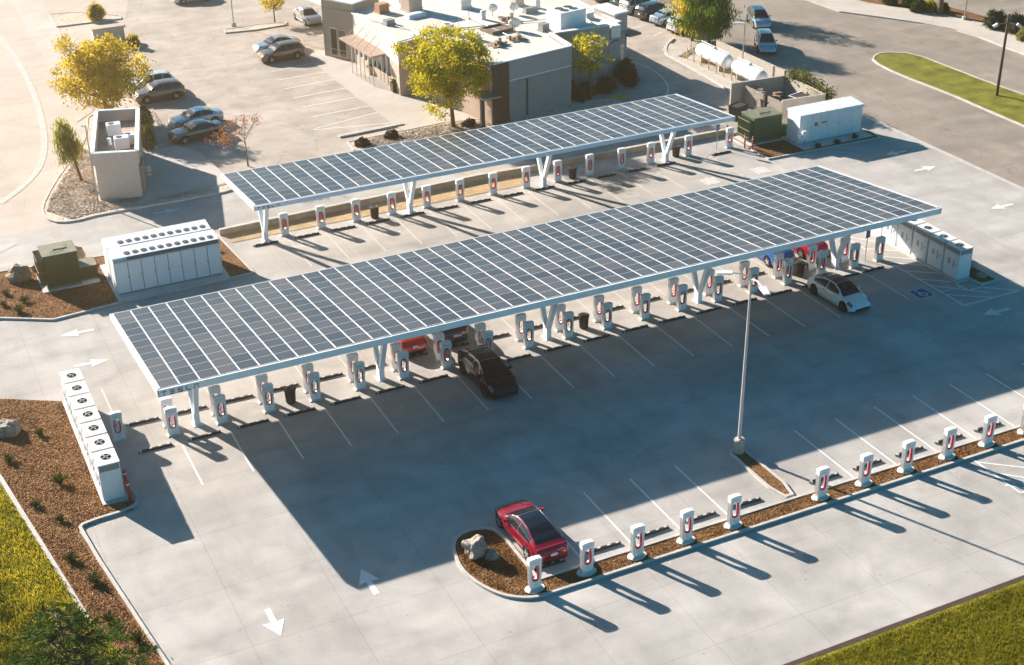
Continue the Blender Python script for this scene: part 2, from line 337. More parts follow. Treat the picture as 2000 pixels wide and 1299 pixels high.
# turf median
med = smooth_poly(px((1702,121),(1706,109),(1725,103),(1787,106),(1862,135),(1925,160),(2060,207),(2120,300),(2000,249),(1925,217),(1850,184),(1750,146)), 1)
bed('lawn', med, TURF, 0.10, kw=0.2, kh=0.14)
# front lawn and left lawn
sheet('lawn', [(5,3.45),(120,3.45),(120,-40),(-60,-40),(-60,3.2)], TURF, 0.02)
struct('lawn_edge', strip(MB(), [(-60,3.6),(120,3.6)], 0.26, 0.0, 0.015), mat('bare_soil', (0.06,0.035,0.022), 0.95, nz=0.3, ns=4, bump=0.5))
LEFTB = px((-200,470),(-200,880),(0,935),(168,1212),(245,1360),(420,1620))
GRY = grains('dry_turf', [(0.09,0.12,0.012),(0.20,0.19,0.018),(0.32,0.27,0.025),(0.13,0.15,0.018)], 16, bump=1.0, big=0.3)
sheet('lawn', [(-9.6,34.6),(-7.35,20.6),(-3.0,3.3),(-60,3.3),(-60,34.6)], GRY, 0.05)
struct('edging', strip(MB(), [(-9.7,37.0),(-9.42,34.4),(-7.5,20.45)], 0.22, 0, 0.10), KERB)
# mulch beds
sheet('mulch_bed', [(-60,43.4),(-8.25,42.75),(-4.98,40.72),(-4.98,29.1),(-3.6,28.9),(-3.38,28.55),(-3.8,28.05),(-6.3,27.9),(-6.62,27.6),(-5.0,15.7),(-3.4,3.9),(-3.2,3.4),(-7.4,20.5),(-9.4,34.4),(-60,35)], MULCH, 0.06)
struct('kerb', strip(MB(), smooth_poly([(-3.75,30.1),(-3.32,29.6),(-3.3,28.75),(-3.75,28.15),(-6.2,27.98),(-6.55,27.6),(-5.0,15.75),(-3.35,3.8)], 1, False), 0.16, 0, 0.14), KERB)
bed('mulch_bed', [(-60,61.4),(-5.7,60.6),(1.06,59.95),(9.35,59.9),(9.9,52.2),(1.18,51.9),(-3.7,51.4),(-6.7,53.2),(-60,54)], MULCH, 0.08)
bed('mulch_bed', [(53.15,58.6),(53.15,53.6),(64.3,53.3),(64.5,54.6),(64.2,57.4),(61,59.8),(53.6,60.1)], MULCH, 0.08)
bed('mulch_bed', [(52.35,39.2),(53.3,38.5),(53.75,31.2),(53.7,28.1),(52.2,28.1),(51.95,29.4)], MULCH, 0.08)
isl = smooth_poly([(12.12,12.45),(11.0,12.5),(9.75,13.5),(9.0,15.6),(9.25,17.4),(9.75,18.4),(10.6,18.75),(11.6,18.55),(12.1,17.9),(12.12,14.6)], 2, False)
bed('mulch_bed', isl+[(12.12,13.72),(62,13.72),(62,12.45)], MULCH, 0.08)
bed('mulch_bed', smooth_poly([(25.98,13.9),(27.05,13.9),(27.0,18.4),(26.8,18.95),(26.2,18.95),(25.98,18.4)], 1), MULCH, 0.09)
sheet('planting_strip', [(9.6,59.6),(9.95,57.95),(33.5,58.0),(34.6,60.1)], TANFINE, 0.03)
# gravel beds
bed('gravel_bed', smooth_poly(px((80,418),(86,392),(120,335),(165,285),(172,215),(272,215),(278,292),(340,372),(395,372),(455,358),(462,370),(430,380),(200,420),(140,436),(100,436)), 1), GRAVEL, 0.09)
bed('gravel_bed', px((677,279),(730,268),(870,240),(965,232),(1115,200),(1200,195),(1215,200),(1060,240),(720,297),(690,295)), GRAVEL, 0.09)
bed('gravel_bed', px((437,59),(500,50),(560,44),(560,50),(500,60),(440,66)), GRAVEL, 0.09)
bed('gravel_bed', px((95,30),(150,25),(235,32),(238,38),(110,54)), GRAVEL, 0.09)
sheet('gravel_bed', px((1262,0),(1290,12),(1330,30),(1350,12),(1352,-10),(1262,-12)), GRAVEL, 0.05)
struct('kerb', strip(MB(), px((662,268),(787,243)), 0.5, 0, 0.15), KERB)
# walks and slabs
sheet('sidewalk', px((588,98),(640,100),(690,118),(790,186),(965,238),(960,243),(870,243),(800,262),(772,247),(690,185),(610,122)), WALKM, 0.05)
sheet('slab', px((279,300),(345,288),(390,300),(455,358),(395,371),(279,396)), WALKM, 0.15)
sheet('slab', [(58.7,65.4),(60.2,66.3),(60.5,72),(61.2,83.5),(63,85),(68.2,83.5),(67.1,70.9),(66,60.9),(60,60.9)], WALKM, 0.10)
struct('kerb', strip(MB(), smooth_poly([(58.9,63.5),(58.6,65.8),(59.9,68.3),(60.5,72),(60.9,80),(61.0,82.2),(62.4,84.6),(64.5,86.5)], 1, False), 0.3, 0, 0.15), KERB)
struct('ramp', MB().prism(px((1190,190),(1218,184),(1232,189),(1203,196)), 0, 0.02), mat('ramp_yellow', (0.62,0.36,0.03), 0.7, nz=0.15, ns=4))
# concrete pads under the cabinets
PADM = mat('pad_concrete', (0.52,0.50,0.47), 0.85, nz=0.1, ns=1.5)
struct('concrete_pad', MB().box(-5.05,29.05,0,-3.72,40.6,0.12), PADM)
struct('concrete_pad', MB().box(0.62,52.12,0,8.2,58.35,0.11), PADM)
struct('concrete_pad', MB().box(-3.6,55.65,0,0.15,58.4,0.13), PADM)
struct('concrete_pad', MB().box(51.0,29.1,0,52.25,39.9,0.12), PADM)
struct('concrete_pad', MB().box(56.9,53.9,0,64.0,57.6,0.11), PADM)
struct('concrete_pad', MB().box(53.5,56.75,0,57.2,59.2,0.12), PADM)
# low retaining kerb wall behind the rear row of stalls
WALLB = mat('weathered_wall', (0.40,0.31,0.215), 0.9, nz=0.22, ns=1.4, bump=0.3)
t = thing('retaining_wall', 'long low weathered wall behind the small canopy, with a pale coping', 'wall', (9.5,59.7,0))
wp = [(0,0.0),(20.9,0.95),(26.6,0.65),(44.1,0.6)]
part('wall', strip(MB(), wp, 0.22, 0, 0.42), WALLB, t); part('coping', strip(MB(), wp, 0.30, 0.42, 0.48), KERB, t)
# ------------------------------------------------------------------ painted markings
def line(mb, x0, y0, x1, y1, wd=0.10, z=0.016): strip(mb, [(x0,y0),(x1,y1)], wd, z, z)
mk = MB(); S = 2.743
for i in range(18): line(mk, S*i+0.02, 28.7, S*i+0.02, 33.0)
struct('stall_lines', mk, PAINT)
mk = MB()
for i in range(-1, 18): line(mk, S*i+0.05, 36.5, S*i+0.05, 41.2)
struct('stall_lines', mk, FADED)
mk = MB()
for i in range(14): line(mk, 13.72+S*i, 51.5, 13.72+S*i, 56.6, 0.10)
struct('stall_lines', mk, FADED)
mk = MB()
for i in range(-1, 3): line(mk, 17.37+S*i, 13.75, 17.37+S*i, 19.03)
for i in range(11): line(mk, 30.55+S*i, 13.75, 30.55+S*i, 19.03)
struct('stall_lines', mk, PAINT)
mk = MB()
for a, b in [((540,157),(640,140)),((557,174),(664,153)),((572,192),(688,170)),((592,209),(706,188)),((612,228),(726,206)),((613,252),(748,217)),((613,254),(767,240)),((530,140),(610,124))]:
    strip(mk, px(a, b), 0.12, 0.016, 0.016)
struct('stall_lines', mk, PAINT)
mk = MB()
for a, b in [((1230,57),(1262,48)),((1275,71),(1292,63)),((1205,42),(1240,31)),((1180,27),(1215,17))]: strip(mk, px(a, b), 0.12, 0.018, 0.018)
strip(mk, smooth_poly(px((1229,118),(1262,130),(1290,147),(1304,165),(1305,178),(1301,188)), 2, False), 0.12, 0.018, 0.018)
struct('drive_lines', mk, PAINT)
# access aisles with hatching and the words NO PARKING
mk = MB()
for a, b in [((49.18,33.2),(49.23,26.4)),((49.23,26.4),(53.84,26.42)),((53.84,26.42),(52.03,27.97)),((52.03,27.97),(50.95,27.97)),((50.95,27.97),(50.87,29.05)),
             ((49.2,30.8),(50.9,29.4)),((49.2,29.7),(51.9,27.1)),((49.22,28.2),(51.6,26.45)),((49.2,32.2),(51.0,30.9)),((49.2,34.9),(51.0,33.4)),((49.2,36.3),(51.0,34.9)),((49.2,33.7),(51.0,32.2)),((49.2,38.6),(51.0,36.4)),((49.1,35.9),(49.1,41.0))]:
    strip(mk, [a, b], 0.11, 0.016, 0.016)
struct('hatch_lines', mk, PAINT)
mk = MB()
for k in range(4): strip(mk, [(48.2+0.05*k,52.4+k*1.25),(50.0+0.05*k,53.6+k*1.25)], 0.10, 0.016, 0.016)
for k in range(7): strip(mk, [(37.2,57.6+0.0*k+k*0.38),(41.6,58.2+k*0.38)], 0.09, 0.016, 0.016)
struct('hatch_lines', mk, FADED)
mk = MB()
for a, b in (((1893,893),(1993,963)),((1908,903),(2040,918)),((1926,922),(2060,942)),((1962,948),(2080,966)),((1993,963),(2120,925))): strip(mk, px(a, b), 0.11, 0.016, 0.016)
struct('hatch_lines', mk, PAINT)
def arrow(x, y, rz, m, s=1.0, L=2.1):
    mb = MB(); mb.add([(-0.14,-L/2,0),(0.14,-L/2,0),(0.14,L/2-1.05,0),(0.52,L/2-1.12,0),(0,L/2,0),(-0.52,L/2-1.12,0),(-0.14,L/2-1.05,0)], [(0,1,2,6),(6,2,3,4,5)])
    o = mb.build('arrow_marking', m, None, loc=(x,y,0.017), rz=rz); tag(o, kind='structure')
PAINTW = mat('worn_arrow_paint', (0.66,0.64,0.61), 0.75, nz=0.14, ns=7)
arrow(0.02,16.38,R(180),PAINT); arrow(4.9,17.2,0,PAINT); arrow(-2.6,44.65,R(-93),PAINTW); arrow(-2.65,49.05,R(87),PAINTW)
arrow(63.2,50.07,R(90),PAINTW); arrow(63.0,46.25,R(-90),PAINTW); arrow(62.85,37.63,R(88),PAINTW); arrow(50.4,24.8,R(88),PAINTW); arrow(7.15,65.9,R(-92),FADED)
def text_mesh(s, size, ext=0.0, align='CENTER', sp=1.0):
    cu = bpy.data.curves.new('t', 'FONT'); cu.body = s; cu.size = size; cu.extrude = ext; cu.align_x = align; cu.align_y = 'CENTER'; cu.space_character = sp
    o = bpy.data.objects.new('t', cu); COL.objects.link(o); dg = bpy.context.evaluated_depsgraph_get()
    me = bpy.data.meshes.new_from_object(o.evaluated_get(dg)); bpy.data.objects.remove(o); return me
def text_obj(name, s, size, m, parent=None, loc=(0,0,0), rot=(0,0,0), ext=0.0, sp=1.0):
    me = text_mesh(s, size, ext, sp=sp); me.materials.clear(); me.materials.append(m)
    o = bpy.data.objects.new(name, me); COL.objects.link(o)
    if parent: o.parent = parent
    o.location = loc; o.rotation_euler = rot; return o
for q in ((50.0,29.0,'NO'),(50.15,28.6,'PARKING')):
    o = text_obj('lettering_marking', q[2], 0.42, PAINT, None, (q[0],q[1],0.019), (0,0,R(0)), 0, 1.05); tag(o, kind='structure')
# wheelchair symbols painted in blue squares
BLUEP = mat('blue_paint', (0.03,0.11,0.24), 0.7, nz=0.1, ns=5)
def access(x, y, mb_, mw):
    b = MB(); b.add([(x-.62,y-.62,.015),(x+.62,y-.62,.015),(x+.62,y+.62,.015),(x-.62,y+.62,.015)], [(0,1,2,3)]); struct('access_marking', b, mb_)
    m = MB(); strip(m, [(x-.6,y-.6),(x+.6,y-.6),(x+.6,y+.6),(x-.6,y+.6)], 0.05, .018, .018, closed=True)
    strip(m, [(x+.06+.27*math.cos(a*.3), y-.12+.27*math.sin(a*.3)) for a in range(8, 21)], .08, .018, .018)
    strip(m, [(x-.1,y+.3),(x-.06,y-.02),(x+.2,y-.02),(x+.3,y-.3)], .09, .018, .018)
    c = [(x-.1+.09*math.cos(k), y+.42+.09*math.sin(k), .018) for k in [i*math.pi/5 for i in range(10)]]; m.add(c, [tuple(range(10))]); struct('access_marking', m, mw)
access(47.95,29.05,BLUEP,PAINT); access(46.5,51.95,FADED,PAINT); access(51.3,52.0,FADED,PAINT)
# ================================================================== SOLAR CANOPIES
def solar_mat():
    m, n, b = _nodes('solar_cells'); L = n.links.new; N = n.nodes.new
    b.inputs['Roughness'].default_value = 0.20; b.inputs['Specular IOR Level'].default_value = 0.33
    tc = N('ShaderNodeTexCoord'); sp = N('ShaderNodeSeparateXYZ'); L(tc.outputs['Object'], sp.inputs[0])
    oi = N('ShaderNodeObjectInfo'); cr = N('ShaderNodeValToRGB'); L(oi.outputs['Random'], cr.inputs[0])
    el = cr.color_ramp.elements; el[0].color = (0.048,0.046,0.052,1); el[1].color = (0.090,0.080,0.078,1); e = el.new(0.5); e.color = (0.064,0.064,0.066,1)
    v = None
    for k, (s_, lo) in enumerate(((0.158, 0.80), (0.083, 0.92))):
        c = N('ShaderNodeMath'); c.operation = 'PINGPONG'; L(sp.outputs[k], c.inputs[0]); c.inputs[1].default_value = s_/2
        r = N('ShaderNodeMapRange'); r.inputs[1].default_value = 0.002; r.inputs[2].default_value = 0.008; r.inputs[3].default_value = 2.6 if k == 0 else 1.5; r.inputs[4].default_value = 1.0
        L(c.outputs[0], r.inputs[0])
        if v is None: v = r.outputs[0]
        else:
            x = N('ShaderNodeMath'); x.operation = 'MULTIPLY'; L(v, x.inputs[0]); L(r.outputs[0], x.inputs[1]); v = x.outputs[0]
    hs = N('ShaderNodeHueSaturation'); L(cr.outputs[0], hs.inputs['Color']); L(v, hs.inputs['Value']); L(hs.outputs[0], b.inputs['Base Color'])
    MATS['solar_cells'] = m; return m
CELL = solar_mat(); FRAME = mat('panel_frame', (0.54,0.54,0.54), 0.5, nz=0.04)
STEEL = mat('painted_steel', (0.74,0.78,0.82), 0.45, nz=0.05, ns=0.7, coat=0.1)
INK = mat('black_lettering', (0.02,0.02,0.022), 0.5)
GREYINK = mat('grey_lettering', (0.30,0.32,0.36), 0.5)
def wordmark(mb, x, z, h, y, t=0.012, gap=1.0):
    """the five letters on the fascias and posts, built from bars; y is the front face"""
    w_ = h*0.95; s_ = h*0.17; p = w_+h*0.55*gap
    def B(a, b, c, d): mb.box(x+a, y-t, z+b, x+c, y, z+d)
    B(0,h-s_,w_,h); B(w_/2-s_/2,0,w_/2+s_/2,h-s_*1.6); x += p
    B(0,h-s_,w_,h); B(0,h/2-s_/2,w_,h/2+s_/2); B(0,0,w_,s_); x += p
    B(0,h-s_,w_,h); B(0,h/2,s_,h-s_); B(0,h/2-s_/2,w_,h/2+s_/2); B(w_-s_,s_,w_,h/2); B(0,0,w_,s_); x += p
    B(0,0,s_,h); B(s_,0,w_,s_); x += p
    B(0,h-s_,w_,h); B(0,0,s_,h*0.62); B(w_-s_,0,w_,h*0.62)
    return mb
def canopy(name, label, x0, y0, zf, zb, ncol, nrow, pw, pd, cols, cy, nindiv, fas, grp):
    t = thing(name, label, 'solar canopy', (x0,y0,0), 0, grp); D = nrow*pd; W = ncol*pw; sl = (zb-zf)/D
    th = math.atan(sl)
    def P(x, y, z): return (x, y, zf+sl*y+z)
    # one panel, copied
    a, d = (pw-0.062)/2, (pd-0.022)/2
    fr = MB(); fr.box(-a,-d,-0.045,a,d,-0.004)
    f2 = 0.009
    for q in ((-a,-d,a,-d+f2),(-a,d-f2,a,d),(-a,-d+f2,-a+f2,d-f2),(a-f2,-d+f2,a,d-f2)): fr.box(q[0],q[1],-0.004,q[2],q[3],0.006)
    fr.box(-a+f2,-0.012,-0.004,a-f2,0.012,0.0035)
    nf = len(fr.f)
    fr.add([(-a+f2,-d+f2,0),(a-f2,-d+f2,0),(a-f2,-0.012,0),(-a+f2,-0.012,0)], [(0,1,2,3)], 1)
    fr.add([(-a+f2,0.012,0),(a-f2,0.012,0),(a-f2,d-f2,0),(-a+f2,d-f2,0)], [(0,1,2,3)], 1)
    me = fr.build('solar_panel', [FRAME, CELL], me_only=True)
    cells = sorted([(i, j) for i in range(ncol) for j in range(nrow)], key=lambda q: q[0]*pw*0.75+q[1]*pd*1.0)
    rest = MB(); k = 0; rj = random.Random(ncol)
    for i, j in cells:
        c = P((i+.5)*pw, (j+.5)*pd, 0.05)
        if k < nindiv:
            o = bpy.data.objects.new('solar_panel', me); COL.objects.link(o); o.parent = t; o.location = c; o.rotation_euler = (th+rj.uniform(-.006,.006),rj.uniform(-.006,.006),0)
        else:
            M = Matrix.Translation(c) @ Matrix.Rotation(th+rj.uniform(-.006,.006), 4, 'X') @ Matrix.Rotation(rj.uniform(-.006,.006), 4, 'Y')
            rest.add([M @ Vector(q) for q in fr.v], [f for f in fr.f], 0); rest.m[-2:] = [1, 1]
        k += 1
    if rest.v: tag(part('solar_panel', rest, [FRAME, MATS['solar_field']], t), kind='stuff')
    # rails between the panel columns
    for i in range(ncol+1):
        mb = MB(); x = i*pw; hw = 0.036 if 0 < i < ncol else 0.07; zr_ = 0.034 if 0 < i < ncol else 0.062
        mb.hexa([P(x-hw,-0.02,-0.10),P(x+hw,-0.02,-0.10),P(x+hw,D+.02,-0.10),P(x-hw,D+.02,-0.10)],[P(x-hw,-0.02,zr_),P(x+hw,-0.02,zr_),P(x+hw,D+.02,zr_),P(x-hw,D+.02,zr_)])
        part('rail', mb, FRAME, t)
    fh = fas
    fm = MB(); fm.hexa([P(-.10,-.20,-fh),P(W+.10,-.20,-fh),P(W+.10,-.12,-fh),P(-.10,-.12,-fh)],[P(-.10,-.20,0.03),P(W+.10,-.20,0.03),P(W+.10,-.12,0.03),P(-.10,-.12,0.03)])
    part('fascia', fm, STEEL, t)
    fm = MB(); fm.hexa([P(-.12,D+.03,-0.2),P(W+.12,D+.03,-0.2),P(W+.12,D+.1,-0.2),P(-.12,D+.1,-0.2)],[P(-.12,D+.03,0.06),P(W+.12,D+.03,0.06),P(W+.12,D+.1,0.06),P(-.12,D+.1,0.06)])
    part('fascia', fm, FRAME, t)
    for xx in (-.15, W+.08):
        fm = MB(); fm.hexa([P(xx,-.20,-fh),P(xx+.07,-.20,-fh),P(xx+.07,D+.1,-0.24),P(xx,D+.1,-0.24)],[P(xx,-.20,0.045),P(xx+.07,-.20,0.045),P(xx+.07,D+.1,0.07),P(xx,D+.1,0.07)])
        part('fascia', fm, FRAME, t)
    gt = MB(); gt.hexa([P(0,-.12,-0.06),P(W,-.12,-0.06),P(W,-.03,-0.06),P(0,-.03,-0.06)],[P(0,-.12,-0.02),P(W,-.12,-0.02),P(W,-.03,-0.02),P(0,-.03,-0.02)])
    part('gutter', gt, STEEL, t)
    # purlins under the panels
    for j in range(nrow+1):
        mb = MB(); y = min(max(j*pd, .12), D-.12); c = (P(.05,y,-0.20), P(W-.05,y,-0.20)); mb.beam(c[0], c[1], 0.08, 0.2); part('purlin', mb, STEEL, t)
    # V columns with a sloping girder on top
    for X in cols:
        cx = X-x0; yb = cy-y0; col = MB()
        zt = lambda y: zf+sl*y-0.62
        col.box(cx-.16,yb-.24,0,cx+.16,yb+.24,0.85)
        col.beam((cx,yb-.08,0.5),(cx,yb-1.7,zt(yb-1.7)+.05),0.26,0.26, up=(1,0,0), w2=0.34, h2=0.28)
        col.beam((cx,yb+.08,0.5),(cx,yb+1.7,zt(yb+1.7)+.05),0.26,0.26, up=(1,0,0), w2=0.34, h2=0.28)
        c_ = part('column', col, STEEL, t)
        bp = MB(); bp.box(cx-.27,yb-.36,0,cx+.27,yb+.36,0.03)
        for sx_ in (-.2,.2):
            for sy_ in (-.29,.29): bp.cyl(cx+sx_, yb+sy_, 0.03, 0.07, 0.025, 6)
        bpo = bp.build('base_plate', STEEL, c_)
        g = MB(); g.hexa([P(cx-.12,.6,-.42),P(cx+.12,.6,-.42),P(cx+.12,yb-1.2,-.72),P(cx-.12,yb-1.2,-.72)],[P(cx-.12,.6,-.31),P(cx+.12,.6,-.31),P(cx+.12,yb-1.2,-.31),P(cx-.12,yb-1.2,-.31)])
        g.hexa([P(cx-.12,yb-1.2,-.72),P(cx+.12,yb-1.2,-.72),P(cx+.12,yb+1.2,-.72),P(cx-.12,yb+1.2,-.72)],[P(cx-.12,yb-1.2,-.31),P(cx+.12,yb-1.2,-.31),P(cx+.12,yb+1.2,-.31),P(cx-.12,yb+1.2,-.31)])
        yb2 = max(yb+1.9, D-.6)
        g.hexa([P(cx-.12,yb+1.2,-.72),P(cx+.12,yb+1.2,-.72),P(cx+.12,yb2,-.42),P(cx-.12,yb2,-.42)],[P(cx-.12,yb+1.2,-.31),P(cx+.12,yb+1.2,-.31),P(cx+.12,yb2,-.31),P(cx-.12,yb2,-.31)])
        part('girder', g, STEEL, t)
    wm = MB(); wordmark(wm, 0.06, zf-fh+0.07, fh*0.66, -.205, gap=1.35); part('lettering', wm, INK, t)
    return t
def solar_field():
    m = CELL.copy(); m.name = 'solar_field'; n = m.node_tree
    for x in list(n.nodes):
        if x.type == 'OBJECT_INFO':
            g = n.nodes.new('ShaderNodeNewGeometry'); cr = x.outputs['Random'].links[0].to_socket
            n.links.new(g.outputs['Random Per Island'], cr); n.nodes.remove(x)
    MATS['solar_field'] = m
solar_field()
canopy('solar_canopy', 'large white solar canopy six panels deep, over the double row of charging posts', -1.33,29.45,5.75,4.31,48,6,1.0428,2.052,[1.31,12.35,23.4,34.42,45.42],34.85,100,0.37,'solar canopies')
canopy('solar_canopy', 'smaller white solar canopy four panels deep, over the far row of charging posts', 10.19,51.39,5.26,4.58,36,4,1.0450,2.037,[12.2,23.4,34.6,45.7],57.3,100,0.30,'solar canopies')
# ================================================================== CHARGING POSTS
def ring_loft(mb, outer, inner, y0, y1, mf=0, ms=1):
    n = len(outer); vs = [(x,y0,z) for x,z in outer]+[(x,y0,z) for x,z in inner]+[(x,y1,z) for x,z in outer]+[(x,y1,z) for x,z in inner]
    f = []; s_ = []
    for i in range(n):
        j = (i+1)%n; f += [(i,j,n+j,n+i),(2*n+i,3*n+i,3*n+j,2*n+j)]; s_ += [(i,2*n+i,2*n+j,j),(n+i,n+j,3*n+j,3*n+i)]
    mb.add(vs, f, mf); o = len(mb.v)-4*n; mb.f += [tuple(o+k for k in q) for q in s_]; mb.m += [ms]*len(s_)
def rrect(w0, w1, z0, z1, r, n, cx=0.0):
    """n points of a rounded rectangle with bottom half-width w0 and top half-width w1, sampled by angle"""
    out = []; zc = (z0+z1)/2; hh = (z1-z0)/2
    for k in range(n):
        a = 2*math.pi*(k+.5)/n; cs, sn = math.cos(a), math.sin(a); p = 7.0
        hw = w0+(w1-w0)*((sn*hh/hh)+1)/2
        d = (abs(cs/hw)**p+abs(sn/hh)**p)**(-1/p)
        out.append((cx+cs*d, zc+sn*d))
    return out
def stad(hw, z0, z1, n, cx=0.0):
    out = []; zc = (z0+z1)/2; hh = (z1-z0)/2
    for k in range(n):
        a = 2*math.pi*(k+.5)/n; cs, sn = math.cos(a), math.sin(a); p = 3.2
        d = (abs(cs/hw)**p+abs(sn/hh)**p)**(-1/p); out.append((cx+cs*d, zc+sn*d))
    return out
def make_post(curl):
    t = thing('charging_post', 'x', 'charging post')
    mb = MB(); N_ = 48
    # cross-section: front shell, deeper middle, back shell
    ring_loft(mb, rrect(.30,.315,.05,1.70,.05,N_), stad(.195,.46,1.36,N_,.0), -.12, .12, 0, 1)
    h = part('housing', mb, [WHITE, SILVER], t)
    sk = MB(); ring_loft(sk, stad(.205,.45,1.37,N_), stad(.192,.463,1.357,N_), -.128, -.118, 0, 0); part('bezel', sk, mat('bezel_grey', (0.62,0.64,0.66), 0.3, metal=0.5), t)
    hd = MB()
    arc = [(-.325+.65*k/10, 1.70+0.055*math.sin(math.pi*(k/10)*0.8+.35)) for k in range(11)]
    poly = [(-.318,1.40)]+[(a, b) for a, b in arc]+[(.318,1.40)]
    n = len(poly); hd.add([(x,-.135,z) for x,z in poly]+[(x,.135,z) for x,z in poly], [tuple(range(n)), tuple(reversed(range(n,2*n)))]+[(i,n+i,n+(i+1)%n,(i+1)%n) for i in range(n)])
    hdo = part('header', hd, WHITE2, t)
    wm = MB(); wordmark(wm, -.19, 1.515, .052, -.136, t=.004, gap=0.8); lo = wm.build('lettering', GREYINK, hdo)
    cb = MB()
    if curl:    # cable hanging as a full loop inside the opening
        pts = [(.155,-.08,1.34)]+[(.16,-.08,1.34-.17*k) for k in range(1,5)]+[(.16*math.cos(a),-.08,.65-.15*math.sin(a)*1.0) for a in [math.pi*k/8 for k in range(0,9)]]+[(-.16,-.08,.80),(-.155,-.08,1.0),(-.13,-.08,1.2)]
        cb.tube(pts, .040, 8)
        cb.tube([(.06,-.03,1.1),(.0,-.05,.95),(-.04,-.05,.82),(-.09,-.04,.9),(-.10,-.03,1.12)], .018, 6)
    else:       # thick red run down the right side, ending in a curl at the bottom
        pts = [(.145,-.08,1.35)]+[(.145,-.08,1.35-.17*k) for k in range(1,5)]+[(.145*math.cos(a),-.08,.65-.14*math.sin(a)) for a in [math.pi*k/10 for k in range(0,10)]]
        cb.tube(pts, [.055]*5+[.056+.001*k for k in range(len(pts)-5)], 8)
    part('cable', cb, RED, t, smooth=True)
    dk = MB(); dk.tube([(-.165,-.05,1.3),(-.175,-.09,.95),(-.15,-.1,.66),(-.1,-.12,.56)], .018, 6); part('grip_cord', dk, BLACK, t)
    hn = MB(); hn.tube([(-.10,-.02,1.12),(-.10,-.03,1.20),(-.06,-.02,1.26)], [.022,.03,.02], 8); hn.box(-.11,-.02,1.24,-.04,.06,1.30); part('connector', hn, BLACK, t)
    bs = MB(); bs.box(-.36,-.20,0,.36,.20,.045); bs.box(-.31,-.15,.045,.31,.15,.075); part('base_plate', bs, mat('plate_grey', (0.62,0.60,0.57), 0.6), t)
    lg = MB(); lg.box(-.03,-.136,.28,.03,-.13,.33); part('badge', lg, GREYINK, t)
    return t
POSTA = make_post(True); POSTB = make_post(False); _used = {}
def place(proto, loc, rz, label, group, name=None):
    k = proto.name
    if k not in _used:
        _used[k] = 1; o = proto; o.location = loc; o.rotation_euler = (0,0,rz); o['label'] = label; o['group'] = group; return o
    return dup(proto, loc, rz, label, group)
rr = random.Random(5)
def pedestal(x, y):
    m = MB(); m.lathe([(.47,.06),(.45,.14),(.40,.15)], 20, c=(0,0,0)); return m
def ordn(i): return ORD[i] if i < 18 else '%dth' % (i+1)
GF, GB, GN, GK = 'posts in the front line under the large canopy','posts in the rear line under the large canopy','posts on the kerbed strip of the near row','posts behind the stalls under the small canopy'
for i in range(18):
    x = -0.13+2.745*i; s_ = 0 if i < 9 else 1
    pos = ordn(i)+' from the left'
    place(POSTA if i < 10 else POSTB, (x,34.3,0), rr.uniform(-.02,.02), 'white charging post %s in the front line under the large canopy' % pos, GF)
    place(POSTA if i < 10 else POSTB, (x+.03,35.42,0), rr.uniform(-.02,.02), 'white charging post %s in the rear line under the large canopy' % pos, GB)
place(POSTA, (-2.94,35.19,0), 0, 'white charging post alone beside the left row of fan cabinets', 'end posts of the double row')
place(POSTB, (48.75,34.4,0), 0, 'white charging post alone beside the blue-topped sign at the right end', 'end posts of the double row')
for i, x in enumerate((11.55,14.30,17.04,19.79,22.53,27.83,30.57,33.31,36.06,38.80,41.55)):
    place(POSTB, (x,13.1,0.14), rr.uniform(-.02,.02), 'white charging post with red cable, %s from the left on the near kerbed strip' % ordn(i), GN)
for i, x in enumerate((13.71,16.5,19.22,22.05,24.85,27.6,30.37,33.2,35.95,38.8,41.7,44.4,47.95,51.95)):
    place(POSTA if i < 5 else POSTB, (x,57.5,0), rr.uniform(-.02,.02), 'white charging post %s from the left in the far row by the low wall' % ordn(i), GK)
# round concrete footings of the near row posts
fp = MB()
for x in (11.55,14.30,17.04,19.79,22.53,27.83,30.57,33.31,36.06,38.80,41.55): fp.prism([(x+.50*math.cos(a*math.pi/12), 13.1+.34*math.sin(a*math.pi/12)) for a in range(24)], .03, .141)
struct('post_footings', fp, mat('footing_concrete', (0.62,0.58,0.52), 0.8, nz=0.1))
# ================================================================== WHEEL STOPS
STOPW = mat('stop_marking', (0.55,0.52,0.48), 0.5)
def make_stop():
    t = thing('wheel_stop', 'x', 'wheel stop')
    mb = MB(); L_ = 0.92
    for a in range(1): mb.add([(-L_,-.09,0),(L_,-.09,0),(L_,.09,0),(-L_,.09,0),(-L_+.04,-.05,.13),(L_-.04,-.05,.13),(L_-.04,.05,.13),(-L_+.04,.05,.13)],[(0,3,2,1),(4,5,6,7),(0,1,5,4),(1,2,6,5),(2,3,7,6),(3,0,4,7)])
    part('bar', mb, BLACK, t)
    for x in (-.84,-.30,.24,.70):
        q = MB(); q.add([(x-.09,-.048,.134),(x+.09,-.048,.134),(x+.12,.048,.134),(x-.06,.048,.134)],[(0,1,2,3)])
        if x < -.8: q.add([(x-.04,-.09,.02),(x+.05,-.09,.02),(x+.09,-.054,.133),(x-.0,-.054,.133)],[(0,1,2,3)])
        part('reflector', q, STOPW, t)
    return t
STOP = make_stop()
def stop(x, y, label, g): return place(STOP, (x,y,0.004), rr.uniform(-.025,.025), label, g)
for i in range(-1, 17):
    n_ = ordn(i+1)
    if i not in (): stop(1.37+S*i, 33.3, 'black wheel stop, %s from the left before the front posts of the large canopy' % n_, 'wheel stops before the front posts')
    stop(1.37+S*i, 36.38, 'black wheel stop, %s from the left behind the rear posts, large canopy' % n_, 'wheel stops behind the rear posts')
stop(47.4,33.3,'black wheel stop beside the striped aisle at the right end of the large canopy','wheel stops before the front posts')
